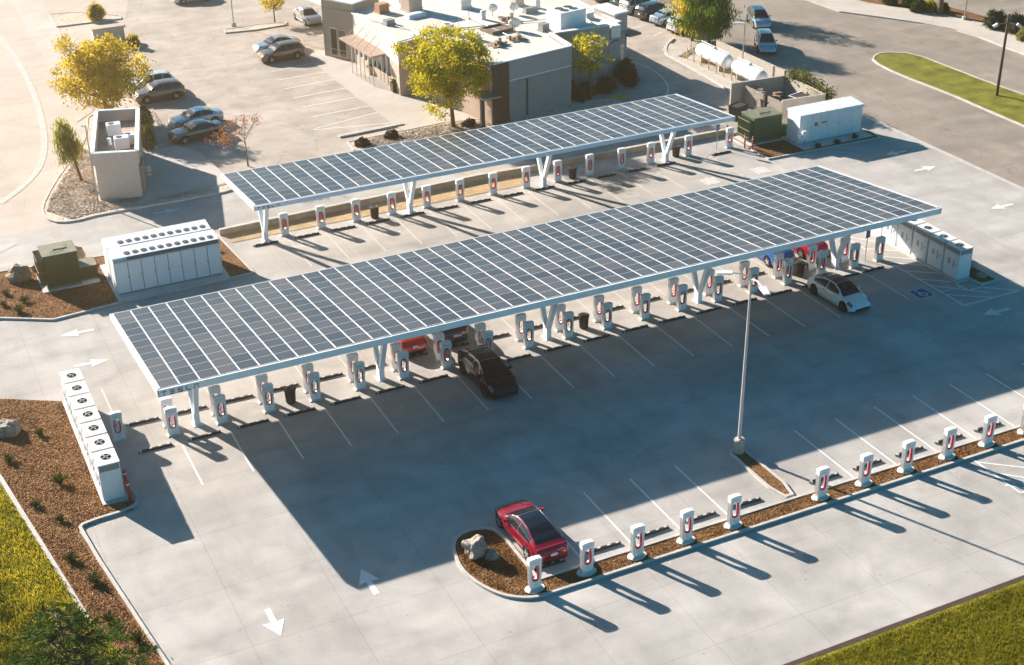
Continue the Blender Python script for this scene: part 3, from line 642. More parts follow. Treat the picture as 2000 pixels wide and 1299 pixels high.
for i, x in enumerate((12.95,16.0,18.75,21.5,24.2,29.1,31.9,34.7,37.4,40.15)):
    stop(x,14.45,'black wheel stop with white blocks, %s from the left along the near kerbed strip' % ordn(i), 'wheel stops of the near row')
for i, x in enumerate([12.0]+[15.1+S*k for k in range(12)]+[50.6]):
    stop(x,56.6,'black wheel stop with white blocks, %s from the left in the far row' % ordn(i), 'wheel stops of the far row')
# ================================================================== POWER CABINETS
FANB = mat('fan_black', (0.02,0.02,0.02), 0.5); LOUV = mat('louvre_grey', (0.30,0.31,0.31), 0.5, metal=0.3, nz=0.1, ns=12)
CREAM = mat('cabinet_top', (0.74,0.71,0.66), 0.5, nz=0.06, ns=2)
def fan(mb, x, y, z, r, mi=0):   # mb must start empty
    mb.lathe([(r,0),(r,.02),(r*.95,.022)], 24, mi, c=(x,y,z)); mb.f = [q for q in mb.f if len(q) == 4]; mb.m = mb.m[:len(mb.f)] if len(mb.m) > len(mb.f) else mb.m; mb.lathe([(r*.93,.012),(.001,.012)], 24, mi+1, c=(x,y,z))
    for k in range(4):
        a = k*math.pi/2+.4; u = Vector((math.cos(a), math.sin(a), 0)); v_ = Vector((-u.y, u.x, 0)); c = Vector((x,y,z+.02))
        mb.add([c+u*r*.15-v_*.02, c+u*r*.85-v_*r*.14, c+u*r*.88+v_*r*.14, c+u*r*.15+v_*.05], [(0,1,2,3)], mi)
    mb.cyl(x, y, z+.01, z+.045, r*.16, 10, mi)
def make_cabinet():
    t = thing('power_cabinet', 'x', 'power cabinet'); W_, D_, H_ = 1.08, 1.36, 2.2     # x, y, z; origin at south-west foot
    b = MB(); b.box(0,0,.06,W_,D_,H_-.42); b.box(.05,.05,0,W_-.05,D_-.05,.06); b.box(.15,D_,.06,W_-.12,D_+.20,H_-.55); part('body', b, WHITE2, t)
    l = MB(); l.box(.03,.03,H_-.42,W_-.03,D_-.03,H_-.07)
    for k in range(6):
        z = H_-.40+k*.052; l.box(.015,.015,z,W_-.015,D_-.015,z+.022)
    part('louvre', l, LOUV, t)
    for x in (0, W_-.05):
        for y in (0, D_-.05):
            pass
    cp = MB()
    for x in (0, W_-.045):
        for y in (0, D_-.045): cp.box(x,y,H_-.42,x+.045,y+.045,H_-.07)
    part('corner_post', cp, WHITE2, t)
    tp = MB(); tp.box(-.02,-.02,H_-.07,W_+.02,D_+.02,H_); part('top_panel', tp, CREAM, t)
    f = MB(); fan(f, W_/2, D_*.52, H_+.002, .27); part('fan', f, [LOUV, FANB], t)
    d = MB(); d.box(-.014,.14,.2,0,D_-.14,H_-.55); dd = part('door', d, WHITE2, t)
    g = MB(); g.box(-.03,.42,.75,-.014,.5,1.35); g.box(-.028,.80,.9,-.014,.98,1.3); g.box(-.045,.22,.98,-.014,.26,1.12); g.build('grille', LOUV, dd)
    return t
CAB = make_cabinet()
for k in range(7):
    place(CAB, (-4.95,29.27+1.565*k,0.12), 0, 'white power cabinet with top fan, %s from the front in the left row' % ordn(k), 'fan cabinets left of the canopy')
for k in range(7):
    place(CAB, (51.12,29.33+1.565*k,0.12), 0, 'white power cabinet with top fan, %s from the front in the right row' % ordn(k), 'fan cabinets right of the canopy')
# ================================================================== BATTERY CONTAINERS
def battery(y, label):
    t = thing('battery_container', label, 'battery container', (.78,y,.11), 0, 'battery containers'); L_, D_, H_ = 7.12, 1.62, 2.55
    b = MB(); prof = [(0,0),(0,H_-.22),(.10,H_-.20),(.16,H_),(D_-.05,H_+.16),(D_,H_+.1),(D_,0)]; n = len(prof)
    b.add([(0,a,c) for a,c in prof]+[(L_,a,c) for a,c in prof], [tuple(reversed(range(n))), tuple(range(n,2*n))]+[(i,(i+1)%n,n+(i+1)%n,n+i) for i in range(n)]); part('body', b, WHITE, t)
    sm_ = MB(); sm_.box(.03,-.008,.12,L_-.03,.01,H_-.28); part('door_frame', sm_, mat('seam_grey', (0.16,0.16,0.17), .7), t)
    for k in range(8):
        d = MB(); x = .02+k*.885; d.box(x+.025,-.035,.13,x+.86,-.008,H_-.29); dd = part('door', d, WHITE2, t)
        h = MB(); h.box(x+.79,-.06,1.1,x+.83,-.035,1.3); h.build('handle', LOUV, dd)
    lv = MB(); lv.add([(.92,.0,H_-.19),(L_-.06,.0,H_-.19),(L_-.06,.14,H_-.01),(.92,.14,H_-.01),(.92,.03,H_-.16),(L_-.06,.03,H_-.16)],[(0,1,2,3)]); lv.box(.92,-.012,H_-.235,L_-.06,.02,H_-.15)
    part('louvre', lv, mat('dark_louvre', (0.14,0.14,0.14), 0.6, nz=0.4, ns=30), t)
    nm = MB(); nm.box(.02,-.02,H_-.25,.9,.01,H_-.13); np_ = part('name_strip', nm, LOUV, t)
    wm = MB(); wordmark(wm, .12, H_-.225, .07, -.021, t=.004, gap=1.1); wm.build('lettering', WHITE, np_)
    for k in range(11):
        f = MB(); x = 1.05+k*.56; fan(f, 0, 0, 0, .20); fo_ = part('fan', f, [LOUV, FANB], t, loc=(x,.62,H_+.062)); fo_.rotation_euler = (.113,0,0)
    sk = MB(); sk.box(.05,-.02,0,L_-.05,.02,.1)
    for k in range(16): sk.box(.25+k*.43,-.035,.02,.42+k*.43,-.02,.06)
    part('skirt', sk, LOUV, t)
    return t
battery(53.0, 'white battery container with row of roof fans, nearer of the two'); battery(54.95, 'white battery container with row of roof fans, farther of the two')
# ================================================================== TRANSFORMERS
OLIVE = mat('olive_enamel', (0.085,0.07,0.025), 0.4, nz=0.08, ns=2, coat=0.2); OLIVT = mat('olive_top', (0.19,0.185,0.12), 0.5, nz=0.1, ns=2)
GREEN = mat('green_enamel', (0.07,0.105,0.05), 0.4, nz=0.08, ns=2, coat=0.2)
def transformer(x, y, w_, d_, h_, label, m, boxw):
    t = thing('transformer', label, 'transformer', (x,y,.13), 0)
    b = MB(); b.box(0,0,.06,w_,d_,h_); b.box(.1,.1,0,w_-.1,d_-.1,.06); part('tank', b, m, t)
    l = MB(); l.box(-.05,-.05,h_,w_+.05,d_+.05,h_+.06); l.box(w_*.35,d_*.4,h_+.06,w_*.75,d_*.75,h_+.12); l.tube([(w_*.25,d_*.2,h_+.06),(w_*.25,d_*.2,h_+.14),(w_*.6,d_*.3,h_+.14),(w_*.6,d_*.5,h_+.14)], .02, 6); part('lid', l, OLIVT, t)
    for k in range(9):
        f = MB(); yy = .15+k*(d_-.3)/8; f.box(-.42,yy-.02,.35,-.02,yy+.02,h_-.15); part('cooling_fin', f, m, t)
    hd = MB(); 
    for z in (.5, h_*.5, h_-.3): hd.box(-.45,.1,z,-.02,d_-.1,z+.06)
    part('fin_header', hd, OLIVT, t)
    s = MB(); s.box(w_+.02,.25,.12,w_+boxw,d_-.35,1.0); s.box(w_+boxw-.08,.3,0,w_+boxw,.38,.12); sb = part('side_box', s, m, t)
    s = MB(); s.box(w_+.02,.2,1.0,w_+boxw+.04,d_-.3,1.05); s.build('side_lid', OLIVT, sb)
    sk = MB(); sk.box(.15,-.12,.02,w_-.02,-.02,.14); part('skirt', sk, OLIVT, t)
transformer(-3.2,56.0,2.2,1.9,2.35,'olive green transformer cabinet in the mulch beside the battery containers', OLIVE, 1.15)
transformer(54.0,57.0,2.75,1.9,2.15,'dark green transformer cabinet near the end of the small canopy', GREEN, 1.35)
# ================================================================== SWITCHGEAR
t = thing('switchgear_cabinet', 'long white switchgear cabinet beyond the small canopy, by the road', 'electrical cabinet', (57.2,55.15,.11)); L_, D_, H_ = 6.4, 1.7, 2.6
b = MB(); b.box(0,0,.05,L_,D_,H_-.16); part('body', b, WHITE, t)
b = MB(); b.hexa([(-.04,-.08,H_-.16),(L_+.04,-.08,H_-.16),(L_+.04,D_+.05,H_-.16),(-.04,D_+.05,H_-.16)],[(-.04,-.08,H_-.10),(L_+.04,-.08,H_-.10),(L_+.04,D_+.05,H_+.06),(-.04,D_+.05,H_+.06)])
for k in range(6): b.hexa([(.5+k*1.0,-.02,H_-.10),(.58+k*1.0,-.02,H_-.10),(.58+k*1.0,D_,H_+.05),(.5+k*1.0,D_,H_+.05)],[(.5+k*1.0,-.02,H_-.07),(.58+k*1.0,-.02,H_-.07),(.58+k*1.0,D_,H_+.09),(.5+k*1.0,D_,H_+.09)])
part('roof', b, WHITE, t)
for a, c in ((.03,1.28),(1.3,2.05),(2.07,2.85),(2.87,4.1),(4.12,5.3),(5.32,6.37)):
    d = MB(); d.box(a,-.03,.12,c,0,H_-.22); dd = part('door', d, WHITE2, t)
    h = MB(); h.box(c-.14,-.05,1.15,c-.10,-.03,1.32); h.build('handle', LOUV, dd)
    for z_ in (.4, 2.0): h = MB(); h.box(a+.05,-.045,z_,a+.09,-.03,z_+.08); h.build('hinge', LOUV, dd)
d = MB(); d.box(1.5,-.042,1.35,1.78,-.03,1.68); part('warning_label', d, mat('label_red', (0.5,0.03,0.03), 0.5), t)
d = MB(); d.box(2.2,-.042,1.50,2.7,-.03,1.62); part('warning_label', d, mat('label_red', (0.5,0.03,0.03), 0.5), t)
d = MB(); d.box(5.9,-.042,2.15,6.0,-.03,2.25); part('warning_label', d, INK, t)
t = thing('meter_stand', 'small white meter box on a pipe frame at the corner of the switchgear', 'meter box', (56.6,54.55,.08))
b = MB(); b.tube([(0,0,0),(0,0,1.3)], .03, 8); b.tube([(.75,0,0),(.75,0,1.5)], .03, 8); b.tube([(-.1,0,.9),(.85,0,.9)], .03, 8); part('frame', b, SILVER, t)
b = MB(); b.box(.45,-.12,.75,.85,.1,1.4); b.box(.05,-.08,.8,.3,.08,1.1); part('box', b, WHITE, t)
# ================================================================== BINS, BOLLARDS, SIGNS
BROWN = mat('bin_brown', (0.045,0.028,0.018), 0.45, nz=0.15, ns=6, coat=0.2)
def make_bin():
    t = thing('litter_bin', 'x', 'litter bin')
    b = MB(); b.lathe([(.24,0),(.26,.04),(.30,.78),(.29,.80)], 20)
    for k in range(20):
        a = k*math.pi/10; b.beam((.272*math.cos(a),.272*math.sin(a),.06),(.31*math.cos(a),.31*math.sin(a),.76),.03,.02,up=(math.cos(a),math.sin(a),0))
    part('body', b, BROWN, t)
    b = MB(); b.lathe([(.31,.78),(.34,.80),(.34,.88),(.22,.92),(.19,.90),(.19,.82)], 20); part('lid', b, BROWN, t)
    b = MB(); b.lathe([(.36,.86),(.37,.89),(.35,.90)], 20); part('rim', b, BLACK, t); return t
BIN = make_bin()
for x, y, l in ((6.75,34.65,'under the front left corner of the large canopy'),(26.05,35.0,'near the middle of the large canopy'),(42.5,34.9,'between posts near the right end of the large canopy'),(20.64,57.45,'third stall from the left in the far row'),(37.3,57.55,'near the middle of the far row'),(47.0,57.8,'near the right end of the far row')):
    place(BIN, (x,y,.004), 0, 'dark brown litter bin '+l, 'litter bins')
RB = mat('red_bollard', (0.50,0.03,0.025), 0.45, nz=0.08, coat=0.2)
def bollard(x, y, z, h, m, label, cat, grp, r=.06):
    t = thing('bollard', label, cat, (x,y,z), 0, grp)
    b = MB(); b.lathe([(r,0),(r,h-.04),(r*.7,h-.01),(.001,h)], 14); part('post', b, m, t)
    b = MB(); b.lathe([(r+.004,h-.28),(r+.004,h-.2)], 14); part('band', b, WHITE, t)
for i, (a, b_) in enumerate(((255,979),(249,958))):
    v = G(a, b_); bollard(v.x, v.y, .05, 1.25, RB, 'red bollard by the left fan cabinets, '+('nearer' if i == 0 else 'farther')+' of the two', 'bollard', 'red bollards by the cabinets', .085)
for i, (a, b_) in enumerate(((1454,290),(1469,294))):
    v = G(a, b_); bollard(v.x, v.y, .05, 1.2, mat('orange_bollard', (0.50,0.09,0.03), 0.45), 'orange red bollard before the dark green transformer, '+('left' if i == 0 else 'right')+' of the two', 'bollard', 'red bollards by the transformer', .07)
YB = mat('yellow_bollard', (0.62,0.42,0.06), 0.5, nz=0.1)
for i, y in enumerate((79.7,78.5,77.2,75.85,74.55,73.25,71.95)):
    bollard(61.88, y, .1, 1.15, YB, 'yellow bollard guarding the white gas tanks, %s from the far end' % ordn(i), 'bollard', 'yellow bollards by the gas tanks')
v = G(1349,105); bollard(v.x, v.y, .1, 1.15, YB, 'yellow bollard standing behind the line, near the tip of the tank pad', 'bollard', 'yellow bollards by the gas tanks')
v = G(1231,137); bollard(v.x, v.y, .02, 1.15, YB, 'yellow bollard by the drive lane, right of the restaurant window', 'bollard', 'yellow bollards by the gas tanks')
SBLUE = mat('sign_blue', (0.01,0.07,0.28), 0.4)
def signpost(x, y, h, label, ps=.34):
    t = thing('parking_sign', label, 'sign', (x,y,0))
    b = MB(); b.tube([(0,0,0),(0,0,h)], .03, 8); part('post', b, SILVER, t)
    b = MB(); b.box(-ps/2,-.045,h-.55,ps/2,-.03,h-.02); p_ = part('plate', b, SBLUE, t)
    m = MB(); strip(m, [(-ps*.42,h-.51),(ps*.42,h-.51),(ps*.42,h-.06),(-ps*.42,h-.06)], .015, 0, 0, closed=True)
    strip(m, [(.02+.08*math.cos(a*.4), h-.34+.08*math.sin(a*.4)) for a in range(7, 16)], .025, 0, 0); strip(m, [(-.03,h-.15),(-.02,h-.27),(.06,h-.27),(.09,h-.36)], .03, 0, 0)
    m.v = [(a, -.047, b_) for a, b_, c in m.v]; m.build('symbol', WHITE, p_)
signpost(47.88,34.75,2.3,'tall blue accessible parking sign beside the lone post at the right end'); signpost(50.8,57.6,2.2,'blue accessible parking sign at the right end of the far row')
signpost(52.35,58.5,1.6,'short sign post behind the last charging post of the far row',.2)
# ================================================================== LIGHT POLES
POLEM = mat('pole_paint', (0.55,0.47,0.45), 0.45, nz=0.06); LAMPM = mat('lamp_housing', (0.70,0.70,0.70), 0.4)
t = thing('light_pole', 'tall pinkish grey light pole with two curved arms, standing in the near stalls', 'light pole', (26.54,18.55,0.0)); H_ = 10.35
b = MB(); b.lathe([(.30,0),(.30,.86),(.28,.9),(.001,.9)], 24); part('footing', b, mat('footing_grey', (0.38,0.35,0.31), 0.85, nz=0.15), t)
b = MB(); b.box(-.17,-.17,.9,.17,.17,.94); b.tube([(0,0,.94),(0,0,H_)], [.10,.055], 14); part('pole', b, POLEM, t)
A_ = G(1461,571,H_); o_ = Vector((26.54,18.55,0))
for (px_, py_) in ((1424,533),(1500,577)):
    e = G(px_, py_, H_+.35)-o_; d = Vector((e.x, e.y, 0)); u = d.normalized(); Lr = min(d.length, 1.9)
    pts = [Vector((0,0,H_-.15)), u*Lr*.15+Vector((0,0,H_+.12)), u*Lr*.45+Vector((0,0,H_+.32)), u*Lr*.9+Vector((0,0,H_+.36))]
    b = MB(); b.tube(pts, .035, 8); a_ = part('arm', b, LAMPM, t)
    b = MB(); c_ = u*Lr*.9+Vector((0,0,H_+.36)); b.beam(c_-u*.05, c_+u*.75, .34, .10, w2=.30, h2=.07); b.build('lamp_head', LAMPM, a_)
def simple_pole(x, y, h, label, arm, r=.055, m=SILVER, base=True):
    t = thing('light_pole', label, 'light pole', (x,y,0))
    if base: b = MB(); b.lathe([(.25,0),(.25,.45),(.001,.45)], 14); part('footing', b, KERB, t)
    b = MB(); b.tube([(0,0,.0),(0,0,h)], [r*1.3,r], 10); part('pole', b, m, t)
    if arm: b = MB(); b.beam((0,0,h-.02),(arm[0],arm[1],h+.02),.22,.12); part('lamp_head', b, LAMPM, t)
simple_pole(63.1,72.1,5.35,'grey light pole with flat lamp head beside the white gas tanks', (-.95,.55), base=False)
v = G(1883,40); simple_pole(v.x, v.y, 7.5, 'grey light pole on round footing behind the road sidewalk', (.9,.2))
v = G(457,52); simple_pole(v.x, v.y, 7.5, 'pale light pole on the gravel island in the restaurant parking', (.9,.2))
v = G(192,399); simple_pole(v.x, v.y, 6.3, 'slim light pole at the corner of the small roofless kiosk', (-.3,.1), .05, base=False)
WOODM = mat('pole_wood', (0.09,0.06,0.04), 0.8, nz=0.25, ns=5, bump=0.3)
t = thing('wooden_pole', 'dark wooden pole with two floodlights, standing on the green median', 'pole', (80.51,57.16,0.1))
b = MB(); b.tube([(0,0,0),(0,0,7.4)], [.15,.10], 12); part('pole', b, WOODM, t)
for s_ in (-1,1):
    b = MB(); b.tube([(0,0,6.65),(.75*s_*.9,-.35*s_,6.5)], .03, 6); a_ = part('arm', b, SILVER, t)
    b = MB(); b.beam((.75*s_,-.4*s_,6.5),(1.05*s_,-.6*s_,6.25),.32,.22); b.build('floodlight', WHITE, a_)
v = G(943,250)
t = thing('canopy_post', 'dark post with a flat tilted top panel before the slatted restaurant wall', 'post', (v.x,v.y,0))
DKST = mat('dark_steel', (0.05,0.045,0.04), 0.5)
b = MB(); b.box(-.16,-.16,0,.16,.16,2.75); part('post', b, DKST, t)
b = MB(); b.hexa([(-.25,-.75,2.7),(1.45,-.75,2.7),(1.2,1.1,2.85),(-.4,1.1,2.85)],[(-.25,-.75,2.86),(1.45,-.75,2.86),(1.2,1.1,2.98),(-.4,1.1,2.98)]); part('top_panel', b, mat('panel_brown', (0.25,0.22,0.19), 0.6), t)
# ================================================================== GAS TANKS
def tank(y0, y1, label):
    t = thing('gas_tank', label, 'gas tank', (62.9,(y0+y1)/2,.1), 0, 'white gas tanks'); h = (y1-y0)/2; r = .68
    pr = [(r*math.cos(a), -h+r-r*math.sin(a)*1.0) for a in [math.pi/2*k/8 for k in range(8, -1, -1)]]+[(r*math.cos(a), h-r+r*math.sin(a)) for a in [math.pi/2*k/8 for k in range(9)]]
    pr = [(max(a, .001), b_) for a, b_ in pr]
    b = MB(); b.lathe(pr, 28, c=(0,0,1.05), axis='Y'); part('shell', b, WHITE, t, smooth=True)
    for yy in (-h*.55, h*.55): b = MB(); b.box(-.5,yy-.12,0,.5,yy+.12,.62); part('saddle', b, KERB, t)
    b = MB(); b.lathe([(.2,1.62),(.2,1.85),(.12,1.92),(.001,1.93)], 16); part('dome', b, WHITE, t)
    b = MB(); b.tube([(.1,-h*.8,1.6),(.15,-h*.8,1.85),(.15,h*.9,1.85)], .025, 6); part('pipe', b, WHITE, t)
tank(73.75,79.3,'large white horizontal gas tank, the farther one, under the green tree'); tank(68.2,73.1,'large white horizontal gas tank, the nearer one, by the waste enclosure')
# ================================================================== WALL AND WASTE ENCLOSURE
BEIGE = mat('beige_stucco', (0.42,0.37,0.31), 0.9, nz=0.08, ns=1.2, bump=0.15)
def wallseg(mb, a, b, h, th=.2, z0=0): mb.beam((a[0],a[1],(h+z0)/2),(b[0],b[1],(h+z0)/2), th, h-z0)
t = thing('boundary_wall', 'tall beige wall running behind the gas tanks along the road', 'wall', (0,0,0))
a_, b_ = G2(1401,79,1.9), G2(1534,138,1.9)
b = MB(); wallseg(b, a_, b_, 1.9, .22); part('wall', b, BEIGE, t)
E1, E2, E3, E4, E0 = G2(1457,164,2.1), G2(1528,196,2.1), G2(1534,147,2.1), G2(1611,183,2.1), G2(1428,163,2.1)
t = thing('waste_enclosure', 'beige walled waste enclosure with grey board gates and open top', 'enclosure', (0,0,0))
b = MB(); wallseg(b, E0, E3, 2.1); part('wall', b, BEIGE, t)
b = MB(); wallseg(b, E3, E4, 2.1); part('wall', b, BEIGE, t)
b = MB(); wallseg(b, E4, E2, 2.1); part('wall', b, BEIGE, t)
GATE = mat('gate_boards', (0.29,0.26,0.22), 0.85, nz=0.15, ns=3)
def board_gate(p, q):
    b = MB(); P_ = Vector(p); Q_ = Vector(q); n = 9
    for k in range(n):
        u = P_.lerp(Q_, (k+.04)/n); w_ = P_.lerp(Q_, (k+.94)/n); b.beam((u.x,u.y,1.0),(w_.x,w_.y,1.0), .05+.01*(k%2), 1.9)
    part('gate', b, GATE, t)
m1 = (E1[0]*.45+E2[0]*.55, E1[1]*.45+E2[1]*.55); m2 = (E1[0]*.38+E2[0]*.62, E1[1]*.38+E2[1]*.62); board_gate(E1, m1); board_gate(m2, E2)
b = MB(); b.box(m1[0]-.12,m1[1]-.12,0,m1[0]+.12,m1[1]+.12,2.15); part('gate_post', b, DKST, t)
c_ = [(E1[k]+E2[k]+E3[k]+E4[k])/4 for k in (0,1)]
def dumpster(x, y, rz, label, m, w_=1.9, d_=1.2, h_=1.35, grp='bins in the waste enclosure', z=0, rim=None):
    t = thing('dumpster', label, 'dumpster', (x,y,z), rz, grp); b = MB(); k = .03
    b.hexa([(-w_/2+.1,-d_/2+.1,.1),(w_/2-.1,-d_/2+.1,.1),(w_/2-.1,d_/2-.1,.1),(-w_/2+.1,d_/2-.1,.1)],[(-w_/2,-d_/2,h_),(w_/2,-d_/2,h_),(w_/2,d_/2,h_),(-w_/2,d_/2,h_)]); part('body', b, m, t)
    b = MB(); 
    for q in ((-w_/2-.04,-d_/2-.04,w_/2+.04,-d_/2+.04),(-w_/2-.04,d_/2-.04,w_/2+.04,d_/2+.04),(-w_/2-.04,-d_/2+.04,-w_/2+.04,d_/2-.04),(w_/2-.04,-d_/2+.04,w_/2+.04,d_/2-.04)): b.box(q[0],q[1],h_,q[2],q[3],h_+.06)
    part('rim', b, rim or m, t)
    b = MB(); b.box(-w_/2+.04,-d_/2+.04,h_+.001,w_/2-.04,d_/2-.04,h_+.012); part('waste', b, mat('dark_waste', (0.02,0.018,0.018), 0.9, nz=0.6, ns=8), t)
    for sx_ in (-1,1):
        b = MB(); b.lathe([(.08,-.03),(.08,.03)], 12, c=(sx_*(w_/2-.3),-d_/2+.2,.08), axis='X'); part('wheel', b, BLACK, t)
dumpster(c_[0]+1.5, c_[1]-.6, R(15), 'dark blue dumpster with pale rim inside the waste enclosure', mat('dumpster_navy', (0.02,0.025,0.045), 0.6), 1.9, 1.4, rim=WHITE2)
dumpster(c_[0]-1.2, c_[1]-.4, R(12), 'black dumpster with scattered cartons inside the waste enclosure', BLACK, 2.1, 1.5)
for k in range(7):
    a = rr.uniform(0,3); xx, yy = c_[0]+rr.uniform(-3.2,1.3), c_[1]+rr.uniform(-1.2,2.0)
    t = thing('carton', 'brown carton among the waste, %s from the left in the walled enclosure' % ordn(k), 'carton', (xx,yy,rr.uniform(.02,.5) if k%2 else 1.42), a, 'cartons in the waste enclosure')
    b = MB(); b.box(-.35,-.25,0,.35,.25,.22); part('box', b, mat('cardboard', (0.20,0.14,0.10), 0.9), t)
    b = MB(); b.hexa([(-.35,.25,.2),(.35,.25,.2),(.35,.27,.2),(-.35,.27,.2)],[(-.35,.45,.34),(.35,.45,.34),(.35,.47,.34),(-.35,.47,.34)]); part('flap', b, mat('cardboard', (0.2,0.14,0.1), 0.9), t)
v = G(1440,236); dumpster(v.x+.2, v.y+.3, R(20), 'black open waste cart between the small canopy and the enclosure', BLACK, 1.5, 1.0, 1.3, 'loose waste cart')
# ================================================================== CARS
def lerp_keys(ks, t):
    if t <= ks[0][0]: return ks[0][1]
    for (a, va), (b, vb) in zip(ks, ks[1:]):
        if t <= b:
            u = (t-a)/(b-a); u = u*u*(3-2*u)*0.5+u*0.5; return va+(vb-va)*u
    return ks[-1][1]
CARS = {
 'sedan': dict(L=4.72,W=1.86,H=1.44,wb=2.88,r=.345, off=.02,
    top=[(0,.52),(.015,.80),(.05,1.00),(.13,1.03),(.25,1.0),(.70,.96),(.80,.90),(.90,.80),(.965,.66),(1,.46)],
    sh=[(0,.50),(.015,.74),(.05,.90),(.15,.95),(.70,.90),(.82,.83),(.92,.72),(.97,.60),(1,.44)],
    roof=[(.07,1.02),(.20,1.22),(.34,1.40),(.46,1.44),(.54,1.42),(.64,1.26),(.76,.95)], tr=.07, tf=.76, rr_=.27, rf_=.555, win=(.17,.685), pil=[.44], groof='glass'),
 'liftback': dict(L=4.97,W=1.95,H=1.43,wb=2.96,r=.36, off=.02,
    top=[(0,.55),(.015,.85),(.05,1.00),(.13,1.03),(.25,1.0),(.68,.95),(.80,.90),(.90,.80),(.965,.66),(1,.46)],
    sh=[(0,.52),(.015,.76),(.05,.92),(.15,.97),(.68,.90),(.82,.83),(.92,.72),(.97,.60),(1,.44)],
    roof=[(.055,1.01),(.18,1.20),(.34,1.39),(.45,1.43),(.53,1.41),(.62,1.26),(.73,.96)], tr=.055, tf=.73, rr_=.30, rf_=.54, win=(.20,.665), pil=[.44], groof='glass'),
 'suv': dict(L=5.0,W=2.0,H=1.68,wb=2.97,r=.39, off=.02,
    top=[(0,.60),(.015,.95),(.05,1.12),(.13,1.15),(.25,1.10),(.70,1.08),(.80,1.02),(.90,.92),(.965,.76),(1,.52)],
    sh=[(0,.58),(.015,.88),(.05,1.04),(.15,1.08),(.70,1.02),(.82,.95),(.92,.82),(.97,.68),(1,.50)],
    roof=[(.035,1.13),(.12,1.40),(.26,1.60),(.42,1.68),(.54,1.66),(.64,1.46),(.77,1.07)], tr=.035, tf=.77, rr_=.18, rf_=.55, win=(.10,.70), pil=[.22,.45], groof='glass'),
 'crossover': dict(L=4.65,W=1.88,H=1.66,wb=2.7,r=.36, off=.0,
    top=[(0,.60),(.012,.98),(.05,1.10),(.13,1.12),(.25,1.08),(.72,1.06),(.80,1.02),(.91,.96),(.97,.82),(1,.52)],
    sh=[(0,.58),(.012,.88),(.05,1.00),(.15,1.04),(.72,1.00),(.82,.96),(.93,.88),(.975,.74),(1,.50)],
    roof=[(.02,1.10),(.07,1.42),(.14,1.60),(.30,1.66),(.52,1.64),(.62,1.46),(.75,1.06)], tr=.02, tf=.75, rr_=.13, rf_=.535, win=(.09,.69), pil=[.24,.44], groof='paint'),
 'saloon': dict(L=4.75,W=1.83,H=1.46,wb=2.8,r=.335, off=.0,
    top=[(0,.55),(.012,.90),(.04,1.04),(.15,1.06),(.25,1.02),(.70,.98),(.80,.95),(.91,.88),(.97,.74),(1,.50)],
    sh=[(0,.53),(.012,.80),(.04,.95),(.15,.98),(.70,.93),(.82,.89),(.93,.80),(.975,.68),(1,.48)],
    roof=[(.14,1.05),(.22,1.24),(.32,1.42),(.44,1.46),(.53,1.44),(.62,1.26),(.73,.98)], tr=.14, tf=.73, rr_=.27, rf_=.55, win=(.22,.67), pil=[.44], groof='paint')}
PAINTB = mat('car_paint', (0.5,0.5,0.5), 0.25, coat=1.0)
RIMM = mat('alloy_rim', (0.62,0.62,0.63), 0.28, metal=0.8); RIMD = mat('dark_rim', (0.05,0.05,0.055), 0.35, metal=0.6)
TYRE = mat('tyre', (0.015,0.015,0.016), 0.8, spec=.2); UNDER = mat('underbody', (0.01,0.01,0.011), 0.9)
HEADL = mat('headlight_glass', (0.07,0.09,0.11), 0.10, coat=1.0); TAILL = mat('taillight_red', (0.35,0.008,0.010), 0.15, coat=1.0)
TRIM = mat('black_trim', (0.012,0.012,0.014), 0.35); PLATE = mat('plate_white', (0.65,0.66,0.68), 0.5); CHROME = mat('bright_trim', (0.7,0.7,0.7), 0.2, metal=0.9)
